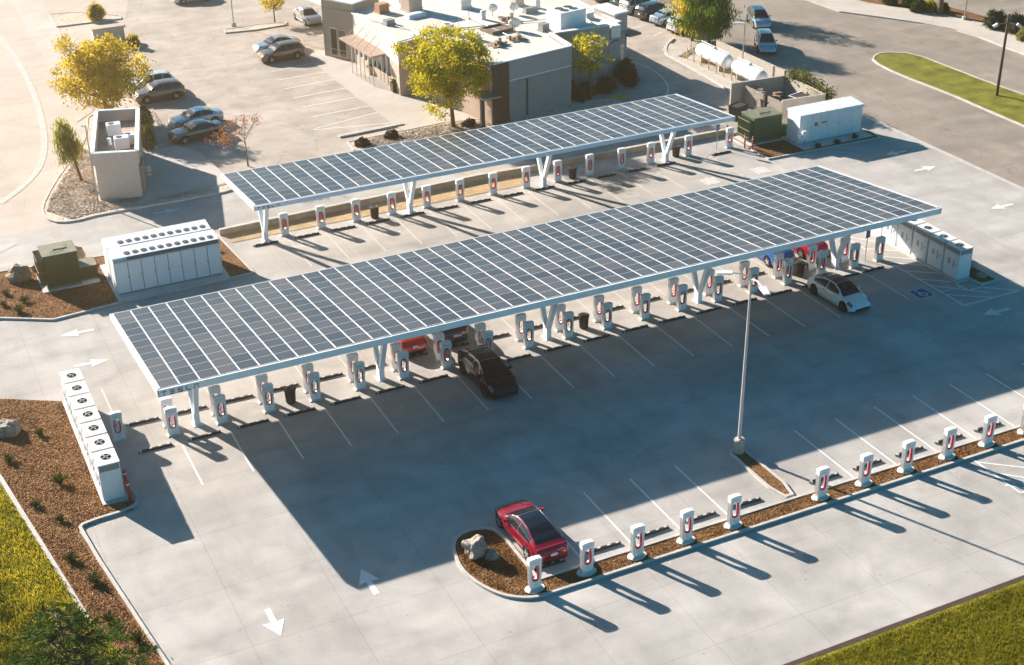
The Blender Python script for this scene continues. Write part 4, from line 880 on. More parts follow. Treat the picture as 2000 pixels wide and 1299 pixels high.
def make_car(kind, rim=RIMM):
    c = CARS[kind]; L_, W_, N_ = c['L'], c['W'], 72
    t = thing('parked_car', 'x', 'car'); yw = [c['off']-c['wb']/2, c['off']+c['wb']/2]; Rw = c['r']+.055
    def hw(tt):
        u = (tt-.5)*2; k = 1-.10*abs(u)**4-.17*abs(u)**16; k -= .05*max(0,u)**3; return W_/2*k
    rows = []
    for i in range(N_+1):
        tt = i/N_; tt = .5-.5*math.cos(math.pi*tt)*1.0 if False else tt
        if i == 0: tt = 0.0
        y = -L_/2+L_*tt; w_ = hw(tt); zs = lerp_keys(c['sh'], tt); zt = lerp_keys(c['top'], tt)
        e = min(tt, 1-tt)*L_; zb = .20+.16*max(0, 1-e/.25)
        ar = 0
        for q in yw:
            d = abs(y-q)
            if d < Rw: ar = max(ar, c['r']+math.sqrt(Rw*Rw-d*d))
        z0 = max(zb, ar); z1 = max(min(.34, zs-.05), ar+.02 if ar else 0); z2 = max(min(.62*zs+.02, zs-.04), ar+.04 if ar else 0); z3 = max(zs-.10, z2+.01)
        rows.append([(w_*.93,z0),(w_*.985,z1),(w_,z2),(w_*.985,z3),(w_*.94,zs),(w_*.80,zs+(zt-zs)*.55),(w_*.42,zt-.006),(0,zt)])
    ys = [-L_/2+L_*i/N_ for i in range(N_+1)]; NP = len(rows[0])
    ys[0] += .0
    def gridv(side): return [[Vector((side*a, ys[i], b)) for a, b in rows[i]] for i in range(N_+1)]
    GR = {s: gridv(s) for s in (1,-1)}
    body = MB()
    for s in (1,-1):
        vs = [p for r_ in GR[s] for p in r_]
        body.add(vs, [(i*NP+j,(i+1)*NP+j,(i+1)*NP+j+1,i*NP+j+1) for i in range(N_) for j in range(NP-1)])
        for i in (0, N_):
            body.add(GR[s][i]+[Vector((0,ys[i],rows[i][0][1]))], [tuple(range(NP+1))])
    # greenhouse
    i0, i1 = int(c['tr']*N_), int(math.ceil(c['tf']*N_)); gh = {1: [], -1: []}
    for i in range(i0, i1+1):
        tt = i/N_; zr = lerp_keys(c['roof'], tt); w_ = hw(tt); zs = rows[i][4][1]-.01; zc = rows[i][7][1]
        zr = max(zr, zc+.004); h = zr-zs; f = min(1, h/(c['H']-zs))
        wb_ = w_*.90; wt = W_/2*(.90-.27*f)
        for s in (1,-1): gh[s].append([Vector((s*wb_,ys[i],zs)), Vector((s*(wb_*.62+wt*.38),ys[i],zs+h*.45)), Vector((s*wt,ys[i],zr-.035-.03*f)), Vector((s*wt*.90,ys[i],zr-.008)), Vector((s*wt*.5,ys[i],zr+.012*f)), Vector((0,ys[i],zr+.02*f))])
    P5 = 6; side = {1: MB(), -1: MB()}; ws, rw, rf = MB(), MB(), MB()
    for s in (1,-1):
        g = gh[s]
        for k in range(len(g)-1):
            tt = (i0+k+.5)/N_
            for j in range(P5-1):
                q = [g[k][j], g[k+1][j], g[k+1][j+1], g[k][j+1]]; tgt = body
                if j <= 1:
                    if c['win'][0] < tt < c['win'][1] and not any(abs(tt-p_) < .008 for p_ in c['pil']): tgt = side[s]
                elif j == 2: tgt = body
                else: tgt = ws if tt > c['rf_'] else ((body if tt < c['tr']+.05 else rw) if tt < c['rr_'] else rf)
                if j == 2 and (tt > c['rf_']+.03 or tt < c['rr_']-.06): tgt = body
                tgt.add(q, [(0,1,2,3)])
    def bld(nm, mb, m, par, sm=True):
        me_o = mb.build(nm, m, par, False); bm = bmesh.new(); bm.from_mesh(me_o.data); bmesh.ops.remove_doubles(bm, verts=bm.verts, dist=.0008); bmesh.ops.recalc_face_normals(bm, faces=bm.faces); bm.to_mesh(me_o.data); bm.free()
        me_o.data.polygons.foreach_set('use_smooth', [True]*len(me_o.data.polygons))
        try: me_o.data.set_sharp_from_angle(angle=R(32))
        except Exception: pass
        for sl in me_o.material_slots:
            mm = sl.material; sl.link = 'OBJECT'; sl.material = mm
        return me_o
    bo = bld('body', body, PAINTB, t)
    bld('windshield', ws, DARKGL, t); bld('rear_window', rw, DARKGL, t); bld('roof', rf, DARKGL if c['groof'] == 'glass' else PAINTB, t)
    for s in (1,-1): bld('side_window', side[s], DARKGL, t)
    ub = MB(); ub.box(-W_/2*.80,-L_/2+.16,.17,W_/2*.80,L_/2-.16,.62); part('underbody', ub, UNDER, t)
    def patch(nm, m, s, ia, ib, ja, jb, par, off=.006):
        mb = MB(); n = 0
        for i in range(ia, ib):
            for j in range(ja, jb):
                a, b, c_, d = GR[s][i][j], GR[s][i+1][j], GR[s][i+1][j+1], GR[s][i][j+1]
                nn = (b-a).cross(d-a); nn.normalize(); 
                if nn.dot(Vector((s*1.0, (i-N_/2)*.08, .6))) < 0: nn = -nn
                mb.add([a+nn*off, b+nn*off, c_+nn*off, d+nn*off], [(0,1,2,3)])
        return mb.build(nm, m, par)
    for s in (1,-1):
        patch('headlight', HEADL, s, N_-9, N_-3, 3, 5, t); patch('taillight', TAILL, s, 1, 3, 3, 5, t)
        mr = MB(); ym = -L_/2+L_*(c['win'][1]-.03); zm = lerp_keys(c['sh'], c['win'][1])+.06
        mr.hexa([(s*W_/2*.93,ym-.07,zm-.05),(s*(W_/2+.14),ym-.07,zm-.02),(s*(W_/2+.14),ym+.05,zm-.02),(s*W_/2*.93,ym+.09,zm-.05)],[(s*W_/2*.93,ym-.07,zm+.05),(s*(W_/2+.14),ym-.07,zm+.11),(s*(W_/2+.12),ym+.05,zm+.09),(s*W_/2*.93,ym+.09,zm+.05)])
        bld('mirror', mr, PAINTB, t)
        dl = MB()
        for tt in [c['pil'][-1]-.22+.02, c['pil'][-1], c['win'][1]-.01]:
            i = int(round(tt*N_)); dl.tube([GR[s][i][j]+Vector((s*.002,0,0)) for j in range(1,5)], .007, 4)
        dl.tube([GR[s][i][1]+Vector((s*.003,0,.0)) for i in range(int(.28*N_), int(.70*N_))], .012, 4)
        for tt in (c['pil'][-1]-.03, c['pil'][-1]+.19):
            i = int(tt*N_); q = GR[s][i][3]; dl.box(q.x-s*.01-.008, q.y-.1, q.z-.03, q.x+.008, q.y+.1, q.z)
        dl.build('door_seam', TRIM, bo)
    up = Vector((0,0,.006))
    for s in (1,-1):
        ks = [k for k in range(len(gh[s])) if c['win'][0] < (i0+k)/N_ < c['win'][1]]
        wt = MB(); wt.tube([gh[s][k][2]+up+Vector((s*.006,0,0)) for k in ks], .014, 4); wt.tube([gh[s][k][0]+Vector((s*.010,0,.01)) for k in ks], .012, 4); part('window_trim', wt, CHROME, t)
    kr = int(c['rf_']*N_)-i0+1; kb = len(gh[1])-3
    for kk_ in (kr, kb):
        cl_ = MB(); cl_.tube([gh[1][kk_][j]+up for j in (3,4,5)]+[gh[-1][kk_][j]+up for j in (4,3)], .013, 4); part('roof_seam', cl_, TRIM if kk_ == kb else SILVER, t)
    for s in (1,-1):
        wp_ = MB(); wp_.tube([gh[s][kb][5]+Vector((s*.08,.02,.012)), gh[s][kb-2][4]+Vector((s*.12,0,.02))], .010, 4); part('wiper', wp_, TRIM, t)
    pl = MB(); pl.box(-.17,-L_/2-.02,.62,.17,-L_/2+.03,.77); part('license_plate', pl, PLATE, t)
    bp = MB(); bp.box(-W_/2*.62,-L_/2-.012,.30,W_/2*.62,-L_/2+.08,.42); part('bumper_trim', bp, TRIM, t); bp = MB(); bp.box(-W_/2*.55,L_/2-.07,.27,W_/2*.55,L_/2+.008,.36); part('air_intake', bp, TRIM, t)
    tb = MB(); tb.box(-W_/2*.6,-L_/2+.015,lerp_keys(c['sh'],.02)-.02,W_/2*.6,-L_/2+.09,lerp_keys(c['sh'],.02)+.012); part('light_bar', tb, TAILL, t)
    for y in yw:
        for s in (1,-1):
            wt_ = MB(); r_ = c['r']; wt_.lathe([(r_*.68,-.11),(r_*.93,-.12),(r_,-.08),(r_,.08),(r_*.93,.12),(r_*.68,.11)], 28, axis='X')
            ty = bpy.data.objects.new('wheel', None); COL.objects.link(ty); ty.parent = t; ty.location = (s*(W_/2-.115), y, r_)
            wt_.build('tyre', TYRE, ty)
            rm = MB(); rm.lathe([(r_*.70,.085*s),(r_*.66,.10*s),(r_*.62,.05*s)], 24, axis='X'); rm.f = [f for f in rm.f if len(f) == 4]; rm.m = [0]*len(rm.f)
            rm.lathe([(r_*.16,.03*s),(r_*.16,.105*s),(.001,.11*s)], 12, axis='X')
            for k in range(5):
                a = 2*math.pi*k/5; rm.beam((s*.105,r_*.1*math.cos(a),r_*.1*math.sin(a)),(s*.112,r_*.66*math.cos(a),r_*.66*math.sin(a)),.11,.03,up=(1,0,0),w2=.075)
            rm.lathe([(r_*.66,.02*s),(.001,.02*s)], 20, mi=1, axis='X')
            rm.build('rim', [rim, UNDER], ty)
    return t
def paint(name, col, rough=.2, metal=0.0, coat=1.0): return mat(name, col, rough, metal=metal, nz=0.02, ns=2, coat=coat, spec=.5)
_proto = {}
def car(kind, paintm, x, y, rz, label, group=None, rim=RIMM, z=0.02):
    key = (kind, rim.name)
    if key not in _proto: o = make_car(kind, rim); _proto[key] = (o, paintm); first = True
    else: first = False
    src = _proto[key][0]
    if first:
        o = src
        for ch in o.children_recursive:
            for sl in ch.material_slots:
                if sl.link == 'OBJECT' and sl.material and sl.material.name == 'car_paint': sl.material = paintm
        o.location = (x,y,z); o.rotation_euler = (0,0,rz); o['label'] = label
        if group: o['group'] = group
        return o
    return dup(src, (x,y,z), rz, label, group, mats={_proto[key][1].name: paintm})
P_RED = mat('paint_deep_red', (0.22,0.003,0.016), .14, coat=1.0, spec=.6); P_BLACK = mat('paint_black', (0.004,0.006,0.011), .18, coat=.4, spec=.3); P_WHITE = paint('paint_white', (0.74,0.76,0.78))
P_ORR = paint('paint_scarlet', (0.50,0.025,0.015)); P_GREY = paint('paint_slate', (0.075,0.085,0.10), metal=.4); P_BLUE = paint('paint_blue', (0.012,0.10,0.38)); P_RED2 = paint('paint_crimson', (0.38,0.006,0.03))
P_SIL = paint('paint_silver', (0.42,0.44,0.46), metal=.5); P_TAN = paint('paint_bronze', (0.16,0.10,0.06), metal=.3); P_LBLUE = paint('paint_pale_blue', (0.30,0.42,0.50), metal=.3); P_TEAL = paint('paint_teal', (0.02,0.08,0.10)); P_DGREY = paint('paint_graphite', (0.05,0.05,0.055), metal=.3); P_PEARL = paint('paint_pearl', (0.62,0.62,0.60))
GC, GU, GO = 'cars parked in the near lot','cars parked under the large canopy','cars parked around the restaurant'
car('liftback', P_RED, 13.17, 16.78, R(1), 'glossy red fastback sedan parked rear first beside the kerbed island', GC)
car('suv', P_BLACK, 17.83, 31.62, R(181), 'black sport utility car parked nose out, plugged in at the front posts', GC, rim=RIMD)
car('sedan', P_WHITE, 42.55, 30.78, R(182), 'white sedan with dark glass roof parked nose out near the striped aisle', GC, rim=RIMD)
car('sedan', P_ORR, 15.2, 38.65, R(0), 'scarlet car half hidden under the large canopy, behind the rear posts', GU)
car('suv', P_GREY, 17.95, 38.95, R(0), 'dark grey car half hidden under the large canopy, right of the scarlet one', GU)
car('sedan', P_BLUE, 42.3, 38.55, R(1), 'blue car half hidden under the right end of the large canopy', GU)
car('sedan', P_RED2, 45.1, 38.55, R(1), 'crimson car under the right end of the large canopy, beside the blue one', GU)
# restaurant side
car('crossover', P_TAN, 12.9, 92.5, R(92), 'dark bronze people carrier parked beside the large golden tree', GO)
car('crossover', P_PEARL, 12.7, 95.4, R(92), 'pearl white car behind the bronze people carrier, by the golden tree', GO)
v1 = G(325,268); v2 = G(425,240)
car('saloon', P_LBLUE, 14.1, 83.9, R(98), 'pale blue sedan parked by the railing behind the bare orange tree', GO)
car('saloon', P_DGREY, 13.3, 80.6, R(98), 'dark grey sedan partly behind the bare orange tree', GO)
car('crossover', P_TAN, 26.7, 99.1, R(94), 'bronze hatchback in the restaurant parking, nearest to the empty stalls', GO)
car('saloon', P_SIL, 27.2, 102.2, R(94), 'silver car tucked behind the bronze hatchback', GO)
car('saloon', P_SIL, 33.4, 111.0, R(184), 'silver sedan facing the viewer, left of the restaurant entry tower', GO)
car('saloon', P_PEARL, 24.6, 125.6, R(94), 'white car at the top edge beyond the gravel island', GO)
for i, (x, y, k, p_, l) in enumerate(((66.6,103.2,'crossover',P_TEAL,'teal car at the far end of the diagonal row behind the restaurant'),
    (66.95,97.6,'crossover',P_PEARL,'white sport utility car second from the far end of the diagonal row'),
    (67.2,94.6,'crossover',P_DGREY,'graphite car third from the far end of the diagonal row'),
    (67.5,92.0,'saloon',P_LBLUE,'pale silver blue sedan fourth from the far end of the diagonal row'),
    (67.5,88.6,'crossover',P_PEARL,'white sport utility car at the near end of the row, beside the green tree'))):
    car(k, p_, x, y, R(-79), l, GO)
car('crossover', P_TEAL, 67.5, 100.5, R(-79), 'dark teal car between the end of the diagonal row and the white one', GO)
v = G(1481,48)
car('crossover', P_LBLUE, v.x, v.y, R(159), 'pale blue sport utility car parked in the road, facing the viewer', GO)
v = G(1494,96)
car('crossover', P_SIL, v.x, v.y, R(152), 'silver grey car parked in the tree shade beside the tall beige wall', GO)
# ================================================================== RESTAURANT
GREYW = mat('grey_stucco', (0.27,0.26,0.26), 0.9, nz=0.07, ns=1.0, bump=0.15); TANW = mat('tan_stucco', (0.44,0.34,0.27), 0.9, nz=0.05, ns=1.0, bump=0.1)
ROOFM = paved('roof_membrane', (0.70,0.65,0.57), (0.60,0.55,0.48), joint=(3.2,0,0,0,0.03), stain=0.15, fine=0.03, jdark=0.9)
SLATW = mat('slat_wood', (0.17,0.085,0.05), 0.7, nz=0.15, ns=4); SIDING = mat('pale_siding', (0.36,0.34,0.33), 0.8, nz=0.06, ns=3); BRICKW = mat('white_brick', (0.62,0.58,0.54), 0.85, nz=0.05, ns=5)
COPE = mat('coping_white', (0.75,0.73,0.70), 0.6, nz=0.04); GLZ = mat('window_glass', (0.10,0.08,0.06), 0.08, spec=.8, coat=.5); FRM = mat('window_frame', (0.62,0.50,0.38), 0.6)
RZ = 5.42
def V2(p): return (p.x, p.y) if hasattr(p, 'x') else (p[0], p[1])
A1 = (37.0,71.57); A2 = (45.42,73.23); A3 = G2(1075,66,RZ); B1 = G2(1189,49,RZ); B2 = (54.9,79.2); B3 = G2(1108,0,RZ)
d_ = Vector((B3[0]-G2(1168,30,RZ)[0], B3[1]-G2(1168,30,RZ)[1])).normalized(); B3 = (B1[0]+1.5+d_.x*34, B1[1]+.6+d_.y*34)
W1 = (33.02,82.81); W2 = (33.30,88.2); W3 = (32.87,94.31); T1 = (30.9,98.09); A0 = (A1[0]-2.2, A1[1]+11.8)
t = thing('restaurant', 'low restaurant with a white flat roof, grey walls and a wood slat corner', 'restaurant', (0,0,0))
outline = [A1, A2, A3, B1, (B1[0]+1.5,B1[1]+.6), B3, (30.0,B3[1]+2), (29.6,104), T1, W3, W2, W1, A0]
rb = MB(); n = len(outline); rb.prism(outline, RZ-.45, RZ-.30); part('roof', rb, ROOFM, t); roofo = t.children[-1]
def wall(p, q, h, m, th=.3, z0=0, name='wall'): b = MB(); wallseg(b, p, q, h, th, z0); return part(name, b, m, t)
def shift(p, q, d):
    u = Vector((q[0]-p[0], q[1]-p[1])).normalized(); nn = Vector((u.y, -u.x)); return (p[0]+nn.x*d, p[1]+nn.y*d), (q[0]+nn.x*d, q[1]+nn.y*d)
def along(p, q, s): return (p[0]+(q[0]-p[0])*s, p[1]+(q[1]-p[1])*s)
# south block: slats on the west third, pale siding band above grey stucco
S1 = along(A1, A2, .20)
wall(S1, A2, RZ-1.75, GREYW); p, q = shift(S1, A2, .04)
sd_ = MB()
for k in range(9): wallseg(sd_, p, q, RZ-1.70+(k+.93)*.195, .30+.012*(k%2), RZ-1.70+k*.195)
part('siding', sd_, SIDING, t)
tr_ = MB(); p, q = shift(S1, A2, .08); wallseg(tr_, p, q, RZ-1.68, .30, RZ-1.76); part('trim', tr_, COPE, t)
wall(A1, S1, RZ, DKST, .2); sl = MB(); p, q = shift(A1, S1, .16)
for k in range(13):
    a = along(p, q, (k+.2)/13); b_ = along(p, q, (k+.68)/13); wallseg(sl, a, b_, RZ+.02, .07, .1)
part('slat_screen', sl, SLATW, t)
pz = MB(); a, b_ = shift(S1, A2, .19); wallseg(pz, along(a,b_,.265), along(a,b_,.29), RZ-1.9, .06, .2); part('pilaster', pz, DKST, t)
wall(A0, A1, RZ, TANW); wall(A2, A3, RZ, GREYW); wall(A3, B1, RZ, GREYW); wall(B1, (B1[0]+1.5,B1[1]+.6), 3.7, GREYW)
sd_ = MB(); p, q = shift(A3, B1, .04)
for k in range(8): wallseg(sd_, p, q, RZ-1.5+(k+.93)*.187, .30+.012*(k%2), RZ-1.5+k*.187)
part('siding', sd_, SIDING, t)
tr_ = MB(); p, q = shift(A3, B1, .08); wallseg(tr_, p, q, RZ-1.48, .3, RZ-1.56); part('trim', tr_, COPE, t)
# east pop-out with its own parapet and a flat brown canopy over the service window
e1 = (B1[0]+.1, B1[1]+.0); e2 = (54.75,79.3); e3 = (54.2,83.6); e4 = (B1[0]-.5, B1[1]+4.2)
pb = MB(); pb.prism([e1,e2,e3,e4], 0, 4.05); part('wall', pb, GREYW, t)
tw = MB(); tw.prism([(e2[0]-1.55,e2[1]-.32),e2,(e2[0]-.25,e2[1]+3.4),(e2[0]-1.9,e2[1]+3.1)], 4.05, 5.75); part('turret', tw, SIDING, t)
tw = MB(); tw.prism([(e2[0]-1.7,e2[1]-.45),(e2[0]+.1,e2[1]-.05),(e2[0]-.2,e2[1]+3.5),(e2[0]-2.0,e2[1]+3.2)], 5.75, 5.9); part('coping', tw, COPE, t)
tw = MB(); tw.box(e1[0]+.3,e1[1]+.2,4.06,e1[0]+1.3,e1[1]+2.6,5.2); part('parapet', tw, COPE, t)
cn = MB(); cn.prism([(e2[0]-.1,e2[1]-.7),(e2[0]+1.35,e2[1]-.4),(e2[0]+1.0,e2[1]+2.6),(e2[0]-.5,e2[1]+2.4)], 3.55, 3.75); part('service_canopy', cn, DKST, t)
wn = MB(); a, b_ = shift(e1, e2, .02); a1 = along(a, b_, .60); b1 = along(a, b_, .78); wallseg(wn, a1, b1, 2.95, .10, .75); wf = part('window', wn, COPE, t)
wn = MB(); a1 = along(a, b_, .63); b1 = along(a, b_, .75); a1, b1 = shift(a1, b1, .03); wallseg(wn, a1, b1, 2.82, .10, .88); wn.build('pane', GLZ, wf)
# west front
WH = 4.95
bk = MB(); wallseg(bk, W1, W2, WH, .3, 2.9); wallseg(bk, W2, W3, WH, .3, 2.9)
for z in [2.95+.125*k for k in range(16)]:
    for p, q in ((W1,W2),(W2,W3)):
        a, b_ = shift(p, q, -.155); wallseg(bk, a, b_, z+.10, .02, z)
part('brick_parapet', bk, BRICKW, t)
wall(W1, along(W1,W2,.45), 2.9, TANW); wall(along(W1,W2,.45), W3, 1.0, TANW, .25)
wi = MB(); wallseg(wi, along(W1,W2,.46), W2, 2.88, .08, 1.0); wallseg(wi, W2, W3, 2.88, .08, 1.0); wf = part('window', wi, GLZ, t)
mu = MB()
for k in range(9):
    c = along(along(W1,W2,.46), W3, k/8.0); mu.box(c[0]-.16,c[1]-.06,1.0,c[0]+.05,c[1]+.06,2.88)
mu.build('mullion', COPE, wf)
fl = MB(); wallseg(fl, W1, (35.0,83.25), WH, .3); part('wall', fl, TANW, t)
flc = MB(); wallseg(flc, (W1[0]-.1,W1[1]), (35.0,83.25), WH+.12, .45, WH); wallseg(flc, W1, W2, WH+.12, .5, WH); wallseg(flc, W2, W3, WH+.12, .5, WH); part('coping', flc, COPE, t)
cp = MB()
for p, q, z in ((A1,A2,RZ),(A2,A3,RZ),(A3,B1,RZ),(A0,A1,RZ),((B1[0]+1.5,B1[1]+.6),B3,RZ-.1)): wallseg(cp, p, q, z+.09, .46, z)
part('coping', cp, COPE, t)
# entry tower
T2 = W3; T0 = (T1[0]+3.6, T1[1]+2.0); T3 = (W3[0]+3.4, W3[1]+1.9)
tb_ = MB(); tb_.prism([T1, T2, T3, T0], 0, 5.75); tw_ = part('tower', tb_, TANW, t)
tb_ = MB(); tb_.prism([shift(T1,T2,.15)[0], shift(T1,T2,.15)[1], T3, T0], 5.75, 5.9); tb_.build('tower_coping', COPE, tw_)
a, b_ = shift(T1, T2, -.0); wn = MB(); a, b_ = (T1, T2)
for s0, s1 in ((.24,.46),(.50,.74)):
    f = MB(); p, q = shift(along(a,b_,s0), along(a,b_,s1), -.06); f2 = MB()
    sgn = 1 if (p[0]-a[0]) < 0 else -1
    f = MB(); p, q = shift(along(a,b_,s0), along(a,b_,s1), .04); wallseg(f, p, q, 3.1, .14, .25); fo = part('window', f, FRM, t)
    f = MB(); p, q = shift(along(a,b_,s0+.02), along(a,b_,s1-.02), .06); wallseg(f, p, q, 3.0, .14, 1.0); wallseg(f, p, q, .92, .14, .33); fo2 = f.build('pane', GLZ, fo)
# hung awning with rods
aw = MB(); P0, P1 = (W3[0]-.1,W3[1]-.3), (W2[0],W2[1]-1.6); u = Vector((P1[0]-P0[0],P1[1]-P0[1])).normalized(); nn = Vector((u.y,-u.x)); nn = nn if nn.x < 0 else -nn
aw.hexa([(P0[0],P0[1],2.85),(P1[0],P1[1],2.85),(P1[0]+nn.x*1.7,P1[1]+nn.y*1.7,2.75),(P0[0]+nn.x*1.7,P0[1]+nn.y*1.7,2.75)],[(P0[0],P0[1],3.0),(P1[0],P1[1],3.0),(P1[0]+nn.x*1.7,P1[1]+nn.y*1.7,2.9),(P0[0]+nn.x*1.7,P0[1]+nn.y*1.7,2.9)]); awo = part('awning', aw, mat('awning_tan', (0.36,0.25,0.19), 0.7, nz=.08), t)
rd = MB()
for k in range(5):
    c = along(P0, P1, (k+.5)/5); rd.tube([(c[0],c[1],4.2),(c[0]+nn.x*1.5,c[1]+nn.y*1.5,2.92)], .025, 5)
rd.build('rod', COPE, awo)
for k in range(6):
    c = along(P0, P1, .35+.13*k); q = MB(); q.tube([(c[0]+nn.x*1.6,c[1]+nn.y*1.6,.05),(c[0]+nn.x*1.6,c[1]+nn.y*1.6,2.78)], .05, 8); part('awning_post', q, COPE, t)
# things on the roof
def RP(px_, py_): v = G(px_, py_, RZ-.3); return v.x, v.y
def unit(px_, py_, w_, d_2, h_, m, nm='rooftop_unit', rz=R(11), fans=0):
    x, y = RP(px_, py_); b = MB(); c, s = math.cos(rz), math.sin(rz); b.box(-w_/2,-d_2/2,.12,w_/2,d_2/2,h_); b.box(-w_/2-.08,-d_2/2-.08,0,w_/2+.08,d_2/2+.08,.14)
    for k in range(5): b.box(-w_/2+.1,-d_2/2-.015,.25+k*(h_-.4)/5,w_*.1,-d_2/2,.25+(k+.5)*(h_-.4)/5)
    o = b.build(nm, m, t, loc=(x,y,RZ-.3), rz=rz)
    for k in range(fans):
        f = MB(); fan(f, 0, 0, 0, min(w_,d_2)*.2 if fans > 1 else min(w_,d_2)*.32); f_ = f.build('fan', [LOUV, FANB], o, loc=((-.25+.5*(k%2))*w_*.7*(fans > 1), (-.25+.5*(k//2))*d_2*.8*(fans > 1)+.05, h_+.005))
    return o
unit(1106,48,3.0,2.1,1.5,WHITE,fans=4); unit(843,75,1.1,.9,1.0,CREAM,fans=1); unit(874,66,1.0,.8,.9,CREAM,fans=1)
unit(746,24,1.1,.9,.9,mat('rust_unit', (0.42,0.22,0.12), 0.7, nz=.2)); unit(804,20,1.5,1.5,2.4,mat('tan_unit', (0.45,0.35,0.29), 0.7, nz=.08)); unit(1010,10,1.0,.9,1.0,mat('cream_unit', (0.55,0.48,0.36), 0.6)); unit(812,33,1.9,.7,.4,WHITE2)
for px_, py_, r_, h_ in ((944,38,.28,.9),(1050,16,.3,1.6),(916,38,.06,.8),(1168,60,.05,.5),(700,2,.3,1.2),(780,5,.1,1.4)):
    x, y = RP(px_, py_); b = MB()
    for k in range(4): b.lathe([(r_*.8,h_*k/4),(r_,h_*(k+.1)/4),(r_*.75,h_*(k+1)/4)], 14)
    b.build('vent_pipe', CREAM, t, loc=(x,y,RZ-.3))
for px_, py_, rx in ((1005,62,.6),(962,32,.5),(1003,30,.5)):
    x, y = RP(px_, py_); b = MB(); b.lathe([(.02,0),(rx*.5,.06),(rx*.85,.2),(rx,.36)], 18); o = b.build('dish', COPE, t, loc=(x,y,RZ+.3)); o.rotation_euler = (R(60),0,R(150))
    b = MB(); b.tube([(0,0,-.6),(0,0,.05)], .04, 6); b.build('dish_mast', SILVER, t, loc=(x,y,RZ+.3))
x, y = RP(970,60); b = MB(); b.box(-1.1,-.9,0,1.1,.9,.16); b.box(-1.2,-1.0,0,-1.1,1.0,.3); b.box(1.1,-1.0,0,1.2,1.0,.3); b.box(-1.1,.9,0,1.1,1.0,.3); b.box(-1.1,-1.0,0,1.1,-.9,.3); b.build('roof_hatch', mat('hatch_brown', (0.20,0.14,0.10), 0.7, nz=.4, ns=8), t, loc=(x,y,RZ-.3), rz=R(11))
r2 = random.Random(9)
for cx_, cy_ in ((1010,77),(995,40),(972,88)):
    x, y = RP(cx_, cy_); rt = MB(); rt.box(x-.8,y-.8,RZ-.3,x+.8,y+.8,RZ-.22)
    for k in range(10):
        a = r2.uniform(0,6.3); q = r2.uniform(.1,.8); xx, yy = x+math.cos(a)*q, y+math.sin(a)*q; rt.box(xx-.12,yy-.12,RZ-.22,xx+.12,yy+.12,RZ-.22+r2.uniform(.1,.55))
    part('roof_gear', rt, mat('gear_brown', (0.28,0.20,0.15), 0.7, nz=.3), t)
for q0, q1 in (((880,60),(1070,40)),((900,30),(1000,75)),((1120,20),(1160,50)),((720,40),(800,60))):
    a_, b_ = RP(*q0), RP(*q1); pp = MB(); pp.tube([(a_[0],a_[1],RZ-.18),(b_[0],b_[1],RZ-.18)], .05, 6); part('roof_pipe', pp, LOUV, t)
unit(905,15,1.2,1.0,.9,CREAM,fans=1); unit(1062,60,.8,.7,.7,LOUV); unit(1148,36,.9,.7,.6,CREAM); unit(760,48,.9,.7,.5,LOUV); unit(1035,24,1.3,.5,.5,LOUV); unit(930,78,.6,.6,.6,CREAM)
for i, (a, b_, h) in enumerate(((706,123,.9),(724,146,.9),(770,180,1.1))):
    v = G(a, b_); q = thing('planter', '%s planter against the tan west front of the restaurant' % ('brown','tan','dark')[i], 'planter', (v.x+.1,v.y,.05), 0, 'planters by the restaurant')
    b = MB(); b.hexa([(-.3,-.3,0),(.3,-.3,0),(.3,.3,0),(-.3,.3,0)],[(-.38,-.38,h*.8),(.38,-.38,h*.8),(.38,.38,h*.8),(-.38,.38,h*.8)]); part('pot', b, (BROWN, TANW, BROWN)[i], q)
    b = MB(); r3 = random.Random(i)
    for k in range(60):
        x, y, z = r3.gauss(0,.16), r3.gauss(0,.16), h*.8+abs(r3.gauss(.12,.1)); b.add([(x-.06,y,z-.05),(x+.06,y+.03,z),(x,y+.05,z+.12)], [(0,1,2)])
    part('foliage', b, mat('planter_green', (0.12,0.15,0.04), 0.8), q)
# ================================================================== KIOSK
KW = mat('kiosk_stucco', (0.56,0.46,0.39), 0.9, nz=0.05, bump=0.1); KT = mat('kiosk_coping', (0.66,0.72,0.73), 0.5, nz=.05)
KH = 3.88; k1, k2 = G2(179.5,300,KH), G2(267,295,KH); k3, k4 = G2(269,212,KH), G2(188,217,KH)
t = thing('kiosk', 'small tan flat-topped kiosk with high parapet and roof machinery, on the gravel island', 'kiosk', (0,0,0))
kk = [k1,k2,k3,k4]
b = MB(); b.prism(inset(kk,.06), 0, 2.9); part('wall', b, KW, t)
b = MB(); 
for i in range(4): wallseg(b, kk[i], kk[(i+1)%4], KH, .22, 2.9)
part('parapet', b, KW, t)
b = MB()
for i in range(4): wallseg(b, kk[i], kk[(i+1)%4], KH+.06, .34, KH)
part('coping', b, KT, t)
b = MB(); b.prism(inset(kk,.12), 2.92, 2.96); part('roof', b, mat('kiosk_roof', (0.34,0.27,0.23), 0.9, nz=.15), t)
cx_, cy_ = sum(p[0] for p in kk)/4, sum(p[1] for p in kk)/4
for dx, dy, w_, h_ in ((.1,1.5,1.1,1.0),(-.0,-1.9,1.1,1.0),(.75,-1.2,.7,.9)):
    b = MB(); b.box(-w_/2,-.4,.1,w_/2,.4,h_); o = b.build('rooftop_unit', WHITE, t, loc=(cx_+dx,cy_+dy,2.96), rz=R(-6)); f = MB(); fan(f, -w_*.15, 0, h_+.003, .24); f.build('fan', [LOUV, FANB], o)
b = MB(); b.cyl(cx_-.7, cy_-.5, 2.96, 3.5, .16, 14); part('vent_pipe', b, WHITE, t)
b = MB(); wallseg(b, along(k2,k3,.1), along(k2,k3,.3), 2.3, .5, .1); part('door', b, mat('kiosk_door', (0.30,0.22,0.17), .6), t)
